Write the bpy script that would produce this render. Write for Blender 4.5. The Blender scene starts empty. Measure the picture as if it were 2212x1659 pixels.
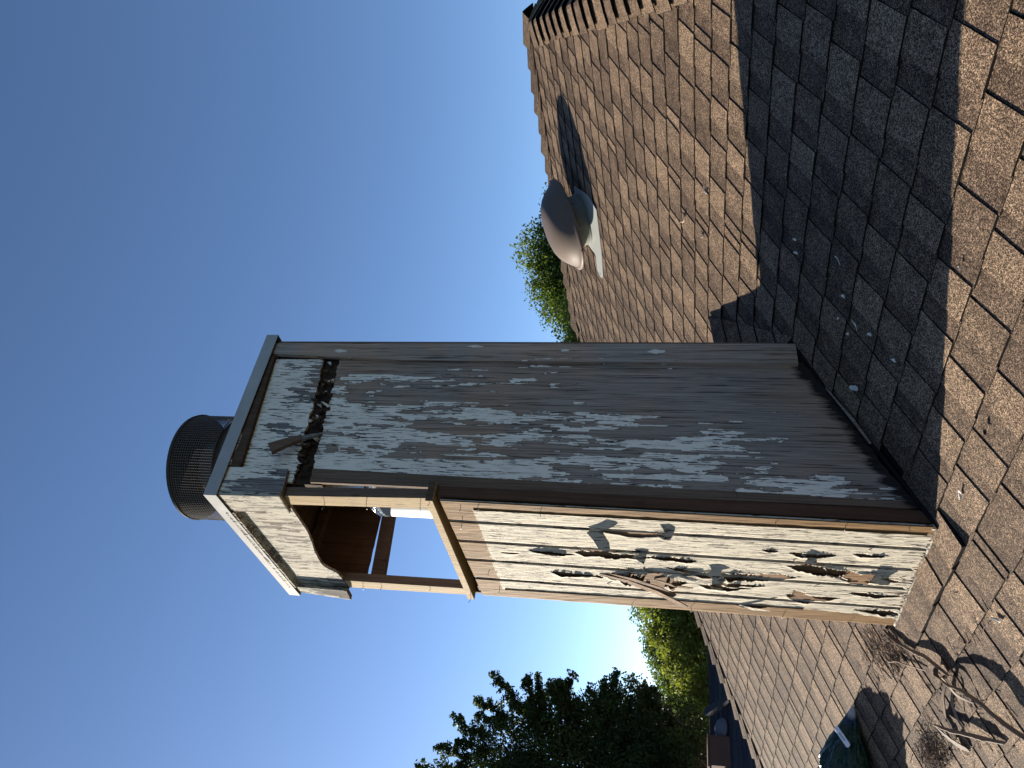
import bpy, math, random
import numpy as np
from mathutils import Vector, Matrix, noise as mnoise
R = math.radians
scene = bpy.context.scene
col = scene.collection
random.seed(7); rng = np.random.default_rng(7)

# ------------------------------------------------------------------ camera
cam_pos = Vector((2.36676, -1.43252, 0.78101))
rt = Vector((0.65382337, 0.75654291, -0.01256317))
up = Vector((0.17384509, -0.13404032, 0.97560805))
fw = Vector((-0.73640538, 0.64005939, 0.21915997))
cd = bpy.data.cameras.new('camera'); cam = bpy.data.objects.new('camera', cd); col.objects.link(cam)
cd.sensor_width = 36; cd.lens = 1687.9 / 2212 * 36; cd.clip_start = 0.02; cd.clip_end = 2000
m = Matrix.Identity(4)
for i in range(3):            # the phone was held sideways: picture up is the world's right
    m[i][0] = -up[i]; m[i][1] = rt[i]; m[i][2] = -fw[i]; m[i][3] = cam_pos[i]
cam.matrix_world = m
scene.camera = cam

# ------------------------------------------------------------------ world, sun, exposure
SUN_EL = R(15); SUN_D = Vector((-.968, -.25, 0)).normalized()
w = bpy.data.worlds.new('World'); scene.world = w; w.use_nodes = True
nt = w.node_tree; nt.nodes.clear()
sky = nt.nodes.new('ShaderNodeTexSky'); sky.sky_type = 'NISHITA'; sky.sun_disc = False
sky.sun_elevation = SUN_EL; sky.sun_rotation = math.atan2(SUN_D.x, SUN_D.y)
sky.air_density = 0.62; sky.dust_density = 0.2; sky.ozone_density = 2.8
bg = nt.nodes.new('ShaderNodeBackground'); bg.inputs[1].default_value = 0.057
out = nt.nodes.new('ShaderNodeOutputWorld')
nt.links.new(sky.outputs[0], bg.inputs[0]); nt.links.new(bg.outputs[0], out.inputs[0])
sd = bpy.data.lights.new('sun', 'SUN'); sun = bpy.data.objects.new('sun', sd); col.objects.link(sun)
sd.energy = 5.0; sd.angle = R(0.5); sd.color = (1.0, 0.92, 0.79)
sv = Vector((SUN_D.x * math.cos(SUN_EL), SUN_D.y * math.cos(SUN_EL), math.sin(SUN_EL)))
sun.rotation_euler = sv.to_track_quat('Z', 'Y').to_euler()
scene.view_settings.view_transform = 'Standard'; scene.view_settings.look = 'None'
scene.view_settings.exposure = 1.86; scene.view_settings.gamma = 1
scene.view_settings.use_curve_mapping = False
scene.render.engine = 'CYCLES'
scene.cycles.max_bounces = 6

# ------------------------------------------------------------------ helpers
def tag(o, label=None, cat=None, group=None, kind=None):
    if label: o['label'] = label
    if cat: o['category'] = cat
    if group: o['group'] = group
    if kind: o['kind'] = kind
    return o
def empty(name, loc=(0, 0, 0), label=None, cat=None, group=None):
    o = bpy.data.objects.new(name, None); o.location = loc; o.empty_display_size = .1
    col.objects.link(o); tag(o, label, cat, group); return o
def link(name, me, mats, parent=None):
    for mm in (mats if isinstance(mats, (list, tuple)) else [mats]): me.materials.append(mm)
    o = bpy.data.objects.new(name, me); col.objects.link(o)
    if parent is not None:
        o.parent = parent
        if parent.type == 'EMPTY' and parent.parent is None: o.matrix_parent_inverse = Matrix.Translation(-parent.location)
        else: o.matrix_parent_inverse = parent.matrix_basis.inverted() if False else Matrix.Identity(4)
    return o
class MB:
    """collects geometry in the thing's own coordinates; xf bends it to the world"""
    def __init__(s): s.v = []; s.f = []; s.mi = []; s.tone = []; s.lc = []
    def add(s, vs, fs, mi=0, tone=.5, lcs=None):
        b = len(s.v); s.v += [tuple(p) for p in vs]; s.lc += [tuple(p) for p in (lcs or vs)]
        for f in fs: s.f.append([b + i for i in f]); s.mi.append(mi); s.tone.append(tone)
    def box(s, x0, x1, y0, y1, z0, z1, mi=0, tone=.5):
        s.hexa([(x0,y0,z0),(x1,y0,z0),(x1,y1,z0),(x0,y1,z0),(x0,y0,z1),(x1,y0,z1),(x1,y1,z1),(x0,y1,z1)], mi, tone)
    def hexa(s, p, mi=0, tone=.5):
        s.add(p, [(0,3,2,1),(4,5,6,7),(0,1,5,4),(1,2,6,5),(2,3,7,6),(3,0,4,7)], mi, tone)
    def prism(s, poly, lo, hi, mi=0, mside=None, tone=.5):
        n = len(poly); vs = [lo(p) for p in poly] + [hi(p) for p in poly]
        s.add(vs, [tuple(range(n, 2*n))], mi, tone)
        b = len(s.v) - 2*n
        for i in range(n):
            j = (i+1) % n; s.f.append([b+i, b+j, b+n+j, b+n+i]); s.mi.append(mi if mside is None or (mside == 1 and (poly[j][1] < poly[i][1] - .02)) else mside); s.tone.append(tone)
    def tube(s, pts, rad, n=8, mi=0, tone=.5, cap=True):
        pts = [Vector(p) for p in pts]; rings = []
        for i, p in enumerate(pts):
            d = (pts[min(i+1, len(pts)-1)] - pts[max(i-1, 0)]).normalized()
            a = d.orthogonal().normalized() if i == 0 else (a - d*a.dot(d)).normalized()
            b = d.cross(a); r = rad[i] if isinstance(rad, (list, tuple)) else rad
            rings.append([p + (a*math.cos(2*math.pi*k/n) + b*math.sin(2*math.pi*k/n))*r for k in range(n)])
        vs = [q for rr in rings for q in rr]; fs = []
        for i in range(len(pts)-1):
            for k in range(n):
                fs.append((i*n+k, i*n+(k+1)%n, (i+1)*n+(k+1)%n, (i+1)*n+k))
        if cap: fs += [tuple(range(n))[::-1], tuple((len(pts)-1)*n+k for k in range(n))]
        s.add(vs, fs, mi, tone)
    def lathe(s, prof, o, ax, n=40, mi=0, tone=.5):
        ax = Vector(ax).normalized(); a = ax.orthogonal().normalized(); b = ax.cross(a); o = Vector(o)
        vs = [o + ax*h + (a*math.cos(2*math.pi*k/n)+b*math.sin(2*math.pi*k/n))*r for r, h in prof for k in range(n)]
        fs = [(i*n+k, i*n+(k+1)%n, (i+1)*n+(k+1)%n, (i+1)*n+k) for i in range(len(prof)-1) for k in range(n)]
        s.add(vs, fs, mi, tone)
    def build(s, name, mats, parent=None, xf=None, smooth=False, bevel=0):
        me = bpy.data.meshes.new(name)
        vs = [tuple(xf(p)) for p in s.v] if xf else s.v
        if parent is not None:
            root = parent
            while root.parent is not None: root = root.parent
            L = root.location; vs = [(p[0]-L.x, p[1]-L.y, p[2]-L.z) for p in vs]
        me.from_pydata(vs, [], s.f)
        me.polygons.foreach_set('material_index', s.mi)
        me.attributes.new('tone', 'FLOAT', 'FACE').data.foreach_set('value', s.tone)
        at = me.attributes.new('lc', 'FLOAT_VECTOR', 'POINT'); at.data.foreach_set('vector', np.array(s.lc, dtype=np.float32).ravel())
        if smooth:
            me.polygons.foreach_set('use_smooth', [True]*len(s.f))
            if smooth != 1: me.set_sharp_from_angle(angle=R(smooth))
        for mm in (mats if isinstance(mats, (list, tuple)) else [mats]): me.materials.append(mm)
        o = bpy.data.objects.new(name, me); col.objects.link(o)
        if parent is not None: o.parent = parent
        if bevel:
            b = o.modifiers.new('bevel', 'BEVEL'); b.width = bevel; b.segments = 1; b.limit_method = 'ANGLE'
        return o

# ------------------------------------------------------------------ materials
class N:
    def __init__(s, name):
        s.m = bpy.data.materials.new(name); s.m.use_nodes = True; s.t = s.m.node_tree
        s.b = s.t.nodes['Principled BSDF']; s.b.inputs['Roughness'].default_value = .8
        s.b.inputs['Specular IOR Level'].default_value = .06
    def n(s, ty, **k):
        x = s.t.nodes.new(ty)
        for a, v in k.items(): setattr(x, a, v)
        return x
    def l(s, a, b): s.t.links.new(a, b)
    def attr(s, name):
        return s.n('ShaderNodeAttribute', attribute_name=name)
    def val(s, x, inp):
        if isinstance(x, (int, float)): inp.default_value = x
        elif isinstance(x, (tuple, list)): inp.default_value = tuple(x) + ((1,) if len(x) == 3 and len(inp.default_value) == 4 else ())
        else: s.l(x, inp)
    def math(s, op, a, b=0, c=0, clamp=False):
        x = s.n('ShaderNodeMath', operation=op, use_clamp=clamp)
        s.val(a, x.inputs[0]); s.val(b, x.inputs[1]); s.val(c, x.inputs[2]); return x.outputs[0]
    def map(s, vec, scale, loc=(0,0,0)):
        x = s.n('ShaderNodeMapping'); s.l(vec, x.inputs[0]); x.inputs['Scale'].default_value = scale; x.inputs['Location'].default_value = loc; return x.outputs[0]
    def noise(s, vec, scale, detail=3, rough=.55, dist=0):
        x = s.n('ShaderNodeTexNoise'); s.l(vec, x.inputs['Vector']); x.inputs['Scale'].default_value = scale
        x.inputs['Detail'].default_value = detail; x.inputs['Roughness'].default_value = rough; x.inputs['Distortion'].default_value = dist
        return x.outputs['Fac']
    def ramp(s, f, lo, hi):
        x = s.n('ShaderNodeMapRange'); s.l(f, x.inputs[0]); x.inputs[1].default_value = lo; x.inputs[2].default_value = hi; return x.outputs[0]
    def mix(s, f, a, b, mode='MIX'):
        x = s.n('ShaderNodeMix', data_type='RGBA', blend_type=mode); s.val(f, x.inputs[0]); s.val(a, x.inputs[6]); s.val(b, x.inputs[7]); return x.outputs[2]
    def bump(s, h, strength=.5, dist=.002, prev=None):
        x = s.n('ShaderNodeBump'); x.inputs['Strength'].default_value = strength; x.inputs['Distance'].default_value = dist
        s.l(h, x.inputs['Height']); 
        if prev: s.l(prev, x.inputs['Normal'])
        return x.outputs[0]
    def obj(s): return s.n('ShaderNodeTexCoord').outputs['Object']
    def done(s, c=None, rough=None, nrm=None, metal=None):
        if c is not None: s.val(c, s.b.inputs['Base Color'])
        if rough is not None: s.val(rough, s.b.inputs['Roughness'])
        if metal is not None: s.b.inputs['Metallic'].default_value = metal
        if nrm is not None: s.l(nrm, s.b.inputs['Normal'])
        return s.m
M = {}
def shingle_mat(name, ca, cb, amp=1):
    q = N(name); o = q.attr('lc').outputs['Vector']
    t = q.attr('tone').outputs['Fac']
    big = q.noise(o, 2.3, 3); mid = q.noise(o, 17, 3)
    f = q.math('ADD', q.math('MULTIPLY', q.math('SUBTRACT', mid, .5), 1.1), t)
    f = q.math('ADD', f, q.math('MULTIPLY', q.math('SUBTRACT', big, .5), .7), clamp=True)
    c = q.mix(f, ca, cb)
    vo = q.n('ShaderNodeTexVoronoi'); q.l(o, vo.inputs['Vector']); vo.inputs['Scale'].default_value = 460
    sc = q.n('ShaderNodeSeparateColor'); q.l(vo.outputs['Color'], sc.inputs[0]); r1 = sc.outputs[0]
    v2 = q.n('ShaderNodeTexVoronoi'); q.l(o, v2.inputs['Vector']); v2.inputs['Scale'].default_value = 150
    s2 = q.n('ShaderNodeSeparateColor'); q.l(v2.outputs['Color'], s2.inputs[0])
    g = q.math('MULTIPLY', q.math('MULTIPLY', r1, r1), q.math('MULTIPLY_ADD', s2.outputs[1], .8, .6))
    gr = q.math('MULTIPLY_ADD', g, 2.55, .17)
    c2 = q.mix(1.0, c, q.mix(q.noise(o, 300, 0), (.9, .82, .85), (1.12, 1.08, .92)), 'MULTIPLY')
    vm = q.n('ShaderNodeVectorMath', operation='SCALE'); q.l(c2, vm.inputs[0]); q.l(gr, vm.inputs['Scale'])
    nb = q.bump(r1, .6 * amp, .003)
    return q.done(vm.outputs[0], .82, nb)
M['shingle'] = shingle_mat('granule_shingle', (.066, .047, .036), (.196, .143, .100))
M['shingle_far'] = shingle_mat('granule_shingle_far', (.04, .04, .045), (.075, .072, .075))
q = N('asphalt_edge'); M['edge'] = q.done((.012, .011, .010), .9)

def wood_nodes(q, lc, grain=(260, 260, 5)):
    g = q.ramp(q.noise(q.map(lc, tuple(x*.55 for x in grain)), 1, 5, .75), .30, .70); g2 = q.ramp(q.noise(q.map(lc, (grain[0]*.16, grain[1]*.16, grain[2]*.30)), 1, 4, .65, .8), .3, .7)
    return g, g2
def painted_wood(name, wood_a, wood_b, paint, cov_fn, dirt=None, crack=1.0, bump=.6, tint=None):
    q = N(name); lc = q.attr('lc').outputs['Vector']
    g, g2 = wood_nodes(q, lc)
    sx = q.n('ShaderNodeSeparateXYZ'); q.l(lc, sx.inputs[0])
    wc = q.mix(q.math('ADD', q.math('MULTIPLY', g, .72), q.math('MULTIPLY', g2, .28), clamp=True), wood_a, wood_b)
    wc = q.mix(q.ramp(q.noise(lc, 2.2, 3), .45, .68), wc, q.mix(1, wc, (1.25, 1.02, .82), 'MULTIPLY'))
    gap = q.ramp(q.noise(q.map(lc, (150, 150, 2.6), (3, 1, 7)), 1, 3, .7), .43, .385)
    wc = q.mix(q.math('MULTIPLY', gap, .85), wc, (.012, .010, .009))
    if tint: wc = q.mix(q.math('MULTIPLY', tint(q, sx.outputs[0], sx.outputs[1], sx.outputs[2]), .85), wc, q.mix(g, (.055, .032, .020), (.17, .105, .068)))
    # peel mask: noise drawn out along the grain, edges stepped by finer strips
    a = q.noise(q.map(lc, (11, 11, 2.0)), 1, 3, .6); sn = q.n('ShaderNodeVectorMath', operation='SNAP'); q.l(lc, sn.inputs[0]); sn.inputs[1].default_value = (.0055, .0055, .0001)
    b = q.noise(q.map(sn.outputs[0], (52, 52, 5.5), (5, 2, 1)), 1, 2, .55); c = q.noise(q.map(lc, (26, 26, 20), (1, 9, 4)), 1, 3, .6)
    base = q.math('ADD', q.math('MULTIPLY', q.math('SUBTRACT', a, .5), 1.7), q.math('MULTIPLY', q.math('SUBTRACT', b, .5), 1.15))
    base = q.math('ADD', base, q.math('MULTIPLY', q.math('SUBTRACT', c, .5), .35))
    cov = cov_fn(q, sx.outputs[0], sx.outputs[1], sx.outputs[2])
    k = q.math('ADD', base, cov)
    mask = q.ramp(k, -.004, .004)
    # cracks in the paint
    cr = q.math('MULTIPLY', q.ramp(q.noise(q.map(lc, (150, 150, 11), (2, 8, 3)), 1, 3, .7), .445, .41), q.ramp(q.noise(q.map(lc, (16, 16, 5), (4, 4, 4)), 1, 2), .34, .48))
    mask2 = q.math('MULTIPLY', mask, q.math('SUBTRACT', 1, q.math('MULTIPLY', cr, crack)))
    pc = q.mix(q.noise(lc, 7, 3), paint, tuple(x*.84 for x in paint))
    pc = q.mix(q.math('MULTIPLY', q.ramp(q.noise(q.map(lc, (60, 60, 3)), 1, 3), .5, .75), .35), pc, tuple(x*.62 for x in paint))
    edge = q.math('MULTIPLY', q.ramp(k, -.05, .0), q.math('SUBTRACT', 1, mask))
    wc = q.mix(q.math('MULTIPLY', edge, .55), wc, (.02, .018, .016))
    cc = q.mix(mask2, wc, pc)
    cc = q.mix(q.math('MULTIPLY', q.math('MULTIPLY', cr, mask), .8*crack), cc, (.022, .018, .015))
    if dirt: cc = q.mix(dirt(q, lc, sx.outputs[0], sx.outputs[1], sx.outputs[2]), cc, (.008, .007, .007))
    h = q.math('ADD', q.math('MULTIPLY', g, .45), q.math('MULTIPLY', mask2, .8))
    return q.done(cc, .75, q.bump(h, bump, .0025))
q = N('old_white_paint'); PT0 = (.62, .55, .46); M['oldpaint'] = q.done(PT0, .7)
GW = (.105, .080, .062); GW2 = (.40, .318, .258); PT = (.80, .705, .58)
def cov_dark(q, x, y, z):
    # more paint towards the front corner and above; almost none low down
    a = q.math('MULTIPLY_ADD', z, .20, -.40)
    a = q.math('MINIMUM', a, .01)
    b = q.math('MULTIPLY_ADD', q.math('SUBTRACT', .42, y), .95, 0)
    b = q.math('MINIMUM', b, .20)
    b = q.math('MAXIMUM', b, -.16)
    s = q.math('ADD', a, b)
    bare = q.math('MULTIPLY', q.math('LESS_THAN', y, q.math('MULTIPLY_ADD', z, .018, .088)), -3)
    return q.math('ADD', s, bare)
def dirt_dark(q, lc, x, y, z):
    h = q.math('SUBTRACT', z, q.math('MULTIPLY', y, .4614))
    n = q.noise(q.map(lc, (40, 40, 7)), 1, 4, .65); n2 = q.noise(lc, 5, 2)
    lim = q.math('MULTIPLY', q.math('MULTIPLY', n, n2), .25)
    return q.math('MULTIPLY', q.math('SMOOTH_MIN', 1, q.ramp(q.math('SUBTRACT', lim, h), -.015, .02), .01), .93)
M['dark_panel'] = painted_wood('weathered_panel', GW, GW2, PT, cov_dark, dirt_dark, tint=lambda q, x, y, z: q.math('LESS_THAN', y, q.math('MULTIPLY_ADD', z, .018, .088)))
def cov_up(q, x, y, z):
    s = q.math('MULTIPLY', q.math('SUBTRACT', .34, y), 1.1)
    t_ = q.math('MULTIPLY', q.math('SUBTRACT', z, 2.46), 2.6)
    return q.math('MINIMUM', q.math('ADD', q.math('MAXIMUM', s, t_), .12), .34)
M['upper_panel'] = painted_wood('upper_panel_wood', (.06, .053, .050), (.30, .27, .25), PT, cov_up)
M['trim_dark'] = painted_wood('grey_trim_wood', (.125, .10, .083), (.43, .355, .295), PT, lambda q, x, y, z: -.62 + 0 * 1 if False else q.math('ADD', -.66, q.math('MULTIPLY', q.math('LESS_THAN', y, .700), .42)))
M['stub_wood'] = painted_wood('stub_painted_wood', (.07, .062, .058), (.32, .29, .27), PT, lambda q, x, y, z: q.math('MULTIPLY', q.math('SUBTRACT', z, 2.44), 2.2))
CREAM = (.44, .392, .308)
M['cream'] = painted_wood('cream_siding_paint', (.05, .04, .03), (.18, .14, .10), CREAM,
    lambda q, x, y, z: q.math('SUBTRACT', .55, q.math('MULTIPLY', q.ramp(z, .22, -.02), .45)), crack=1.0, bump=1.0)
M['cream_worn'] = painted_wood('worn_cream_paint', (.05, .042, .036), (.21, .18, .15), (.385, .345, .275), lambda q, x, y, z: q.math('ADD', .10, 0), crack=1.0, bump=1.0)
def bare(name, a, b, c=None, bump=.35, grain=(180, 180, 4)):
    q = N(name); lc = q.attr('lc').outputs['Vector']; g, g2 = wood_nodes(q, lc, grain)
    f = q.math('ADD', q.math('MULTIPLY', g, .55), q.math('MULTIPLY', g2, .55), clamp=True)
    cc = q.mix(f, a, b)
    kn = q.n('ShaderNodeTexVoronoi'); q.l(q.map(lc, (13, 13, 4)), kn.inputs['Vector']); kn.inputs['Scale'].default_value = 1
    cc = q.mix(q.math('MULTIPLY', q.ramp(kn.outputs['Distance'], .12, .04), .6), cc, tuple(x*.35 for x in a))
    cc = q.mix(q.math('MULTIPLY', q.ramp(q.noise(lc, 9, 3), .55, .75), .35), cc, tuple(x*.6 for x in a))
    return q.done(cc, .75, q.bump(g, bump, .002))
M['tan'] = bare('bare_tan_wood', (.08, .040, .013), (.20, .112, .042))
M['pale'] = bare('pale_stud_wood', (.18, .120, .058), (.39, .285, .155))
M['brown'] = bare('brown_wood', (.040, .024, .017), (.12, .075, .05))
M['redbrown'] = bare('red_brown_stud', (.045, .022, .013), (.11, .058, .034))
M['rot'] = bare('rotten_wood', (.028, .016, .010), (.23, .128, .062), bump=1.0, grain=(120, 120, 9))
M['edgewood'] = bare('bare_edge_wood', (.075, .046, .031), (.19, .122, .084))
M['rotdark'] = bare('blackened_rot', (.010, .007, .005), (.075, .044, .028), bump=1.0, grain=(120, 120, 14))
q = N('tar_black'); M['black'] = q.done((.010, .009, .009), .9)
q = N('galvanised_cap'); o = q.attr('lc').outputs['Vector']
M['cap'] = q.done(q.mix(q.noise(o, 9, 4, .65), (.27, .262, .245), (.40, .385, .36)), q.math('MULTIPLY_ADD', q.noise(o, 30, 3), .25, .42), q.bump(q.noise(o, 14, 2), .12, .004), metal=.12)
q = N('flue_steel'); o = q.attr('lc').outputs['Vector']
M['flue'] = q.done(q.mix(q.noise(o, 25, 3), (.50, .52, .55), (.66, .68, .70)), .38, metal=.7)
q = N('flue_white'); M['flue_lower'] = q.done(q.mix(q.noise(q.attr('lc').outputs['Vector'], 40, 3), (.19, .19, .185), (.24, .24, .235)), .5, metal=.1)
q = N('foil'); o = q.attr('lc').outputs['Vector']; M['foil'] = q.done((.75, .75, .76), .18, q.bump(q.noise(o, 45, 3), 1, .02), metal=1)
q = N('black_steel'); M['blacksteel'] = q.done((.055, .047, .040), .55, metal=.1)
q = N('mesh_wire'); M['wire'] = q.done((.13, .12, .11), .45, metal=.3)
q = N('vent_brown_paint'); o = q.attr('lc').outputs['Vector']
M['dome'] = q.done(q.mix(q.noise(o, 6, 4), (.095, .072, .058), (.125, .098, .080)), q.math('MULTIPLY_ADD', q.noise(o, 18, 3), .2, .36), q.bump(q.noise(o, 60, 2), .05, .002))
q = N('vent_collar_metal'); o = q.attr('lc').outputs['Vector']
M['collar'] = q.done(q.mix(q.noise(o, 12, 4), (.10, .105, .097), (.145, .15, .138)), .5, metal=.15)
q = N('flashing_metal'); M['flash'] = q.done((.30, .31, .29), .5, metal=.15)
q = N('nail_steel'); M['nail'] = q.done((.10, .09, .08), .5, metal=.6)

# ------------------------------------------------------------------ ground
q = N('grass_ground'); o = q.obj()
M['ground'] = q.done(q.mix(q.noise(o, .6, 5), (.035, .05, .018), (.09, .085, .04)), .95)
GZ = -4.1
g = MB(); g.add([(-900, -900, GZ), (900, -900, GZ), (900, 900, GZ), (-900, 900, GZ)], [(0, 1, 2, 3)])
tag(g.build('ground', M['ground']), kind='structure')

# ------------------------------------------------------------------ roof geometry
T = 0.4614; CT = 1/math.sqrt(1+T*T); NF = Vector((0, -T, 1))*CT       # front plane: z = T*y, S = slope distance
E_ = 0.143; PH = 0.0265
YR = 4.03; XR = -0.06; XL = -2.98; KR = 0.52; KL = 0.47; YE = -3.3
ZR = T*YR; ZE = T*YE
def hipR(y): return XR + KR*(YR-y)
def hipL(y): return XL - KL*(YR-y)
def P3(x, S, h=0): return Vector((x, S*CT, S*CT*T)) + NF*h
house = empty('house', (0, 0, 0), 'low hip roofed house whose brown shingle roof fills the view below the chimney', 'house')
YB = YR + (YR-YE)
# sheathing below the shingles, all four slopes, and the walls
deck = MB()
A = (hipL(YE), YE, ZE); B = (hipR(YE), YE, ZE); Cc = (hipR(YE), YB, ZE); D_ = (hipL(YE), YB, ZE); P_ = (XL, YR, ZR); Q_ = (XR, YR, ZR)
sh = lambda p: (p[0], p[1], p[2]-.004)
deck.add([sh(p) for p in (A, B, Cc, D_, P_, Q_)], [(0, 1, 5, 4), (1, 2, 5), (2, 3, 4, 5), (3, 0, 4), (3, 2, 1, 0)])
roof = deck.build('roof', M['edge'], house)
q = N('house_stucco'); M['stucco'] = q.done(q.mix(q.noise(q.obj(), 3, 4), (.42, .38, .32), (.50, .46, .40)), .9)
wl = MB(); wl.box(hipL(YE)+.5, hipR(YE)-.5, YE+.5, YB-.5, GZ, ZE-.01); wl.build('wall', M['stucco'], house)
fa = MB(); t_ = .03
fa.box(A[0]-t_, B[0]+t_, YE-t_, YE, ZE-.19, ZE-.006); fa.box(A[0]-t_, B[0]+t_, YB, YB+t_, ZE-.19, ZE-.006)
fa.box(A[0]-t_, A[0], YE+.001, YB-.001, ZE-.19, ZE-.006); fa.box(B[0], B[0]+t_, YE+.001, YB-.001, ZE-.19, ZE-.006)
fa.build('fascia', M['stucco'], house)

def clip(poly, a, b, c):          # keep a*x+b*y<=c
    r = []
    for i in range(len(poly)):
        p, q2 = poly[i], poly[(i+1) % len(poly)]
        dp = a*p[0]+b*p[1]-c; dq = a*q2[0]+b*q2[1]-c
        if dp <= 0: r.append(p)
        if (dp < 0 < dq) or (dq < 0 < dp):
            k = dp/(dp-dq); r.append((p[0]+k*(q2[0]-p[0]), p[1]+k*(q2[1]-p[1])))
    return r
def in_hips(poly):
    poly = clip(poly, 1, KR*CT, XR+KR*YR - .02) if poly else poly      # x + KR*y <= XR+KR*YR
    if poly: poly = clip(poly, -1, KL*CT, -(XL-KL*YR) - .02)
    if poly: poly = clip(poly, 0, 1, YR/CT - .01)
    return poly
def proj(p):
    d = Vector(p)-cam_pos; ww = d.dot(fw)
    if ww < .05: return None
    return (1106 - 1687.9*d.dot(up)/ww, 829.5 - 1687.9*d.dot(rt)/ww, ww)
cells = []
kmax = int((YR/CT-PH)/E_)+1; kmin = int((YE/CT-PH)/E_)-1
rr = random.Random(11)
for k in range(kmin, kmax+1):
    S0 = PH + k*E_; S1 = S0 + E_ + .028
    ym = max(S0*CT, YE)
    x = hipL(ym) - .3 - rr.random()*.2; xe = hipR(ym) + .3
    wob = rr.uniform(-.002, .002)
    bo = 0.0
    while x < xe:
        wd = rr.choice([.175, .195, .21, .225, .24, .255]) if rr.random() > .07 else rr.uniform(.045, .07)
        sl = wd*rr.uniform(.30, .5) if wd > .08 else wd*.3
        x2 = x+wd; bo = bo*.6 + rr.uniform(-.0025, .0025)
        tp = rr.uniform(-.002, .004)
        cells.append((k, S0+wob+bo, S1, x, x+sl, x2, tp, rr.uniform(.0, 1)))
        x = x2
def lifted(k, x):          # curled shingles just below the front corner of the chimney
    if k == -1 and -.62 < x < .12: return .016*(1-abs((x+.2)/.45)**2) if abs(x+.2) < .45 else .002
    return 0
def cell_mesh(c):
    k, S0, S1, xa, xb, xc, tp, tn = c
    mb = MB(); lift = max(0, lifted(k, (xa+xc)/2))
    slope = .0072
    def hh(S, e): return .0012 + slope*max(0, 1-(S-S0)/(E_+.028)) + e + lift*max(0, 1-(S-S0)/.11)
    for (u0, u1, e, tone, sh_) in ((xa, xb+.004, .0018, .12+.25*tn, .0), (xb, xc-.0015, .0048, .30+.7*tn, .003)):
        poly = [(u0, S0+sh_), (u1+(tp if u1 > xb+.01 else 0), S0+sh_), (u1-(tp if u1 > xb+.01 else 0), S1), (u0, S1)]
        if S1 < YE/CT: continue
        poly = in_hips(poly)
        if not poly or len(poly) < 3: continue
        if u1-u0 < .002: continue
        mb.prism(poly, lambda p: P3(p[0], p[1], .0002 + .6*(hh(p[1], 0)-.0012)), lambda p, e=e: P3(p[0], p[1], hh(p[1], e)), 0, 1, tone)
    return mb
rank = []
for i, c in enumerate(cells):
    cx, cs = (c[3]+c[5])/2, c[1]+.07
    if -.72 < cx < -.05 and .08 < cs*CT < .72: continue       # inside the chimney's footprint
    p = proj(P3(cx, cs)); vis = 0
    if p and -20 < p[0] < 2232 and -20 < p[1] < 1680:
        vd = (cam_pos-P3(cx, cs)); dd = vd.length; vis = (c[5]-c[3])*abs(vd.normalized().dot(NF))/dd**2
    rank.append((vis, i))
rank.sort(reverse=True)
rest = MB(); rest_far = MB(); nind = 0
for vis, i in rank:
    mb = cell_mesh(cells[i])
    if not mb.f: continue
    if nind < 300 and vis > 0:
        mb.build('shingle', [M['shingle'], M['edge']], roof); nind += 1
    else:
        b = len(rest.v); rest.v += mb.v; rest.lc += mb.lc
        rest.f += [[j+b for j in f] for f in mb.f]; rest.mi += mb.mi; rest.tone += mb.tone
tag(rest.build('shingles', [M['shingle'], M['edge']], roof), kind='stuff')
# strips on the three slopes that face away
oth = MB()
def strips(p0, p1, q0, q1):        # p = eave ends, q = ridge ends
    p0, p1, q0, q1 = map(Vector, (p0, p1, q0, q1)); n = int((q0-p0).length/ E_ * .8)+1
    nr = (p1-p0).cross(q0-p0).normalized()
    if nr.z < 0: nr = -nr
    for i in range(n):
        a, b = i/n, min(1, (i+1.15)/n)
        L0, R0 = p0.lerp(q0, a), p1.lerp(q1, a); L1, R1 = p0.lerp(q0, b), p1.lerp(q1, b)
        m_ = max(1, int((R0-L0).length/.33))
        for j in range(m_):
            u0, u1 = j/m_, (j+1)/m_; e = .004*(rr.random())
            v = [L0.lerp(R0, u0), L0.lerp(R0, u1), L1.lerp(R1, u1), L1.lerp(R1, u0)]
            t2 = [v[0]+nr*(.010+e), v[1]+nr*(.010+e), v[2]+nr*.003, v[3]+nr*.003]
            oth.add(v+t2, [(4, 5, 6, 7), (0, 1, 5, 4), (1, 2, 6, 5), (3, 0, 4, 7)], 0, rr.random())
strips(B, Cc, Q_, Q_); strips(Cc, D_, Q_, P_); strips(D_, A, P_, P_)
tag(oth.build('far_slope_shingles', [M['shingle'], M['edge']], roof), kind='stuff')

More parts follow.
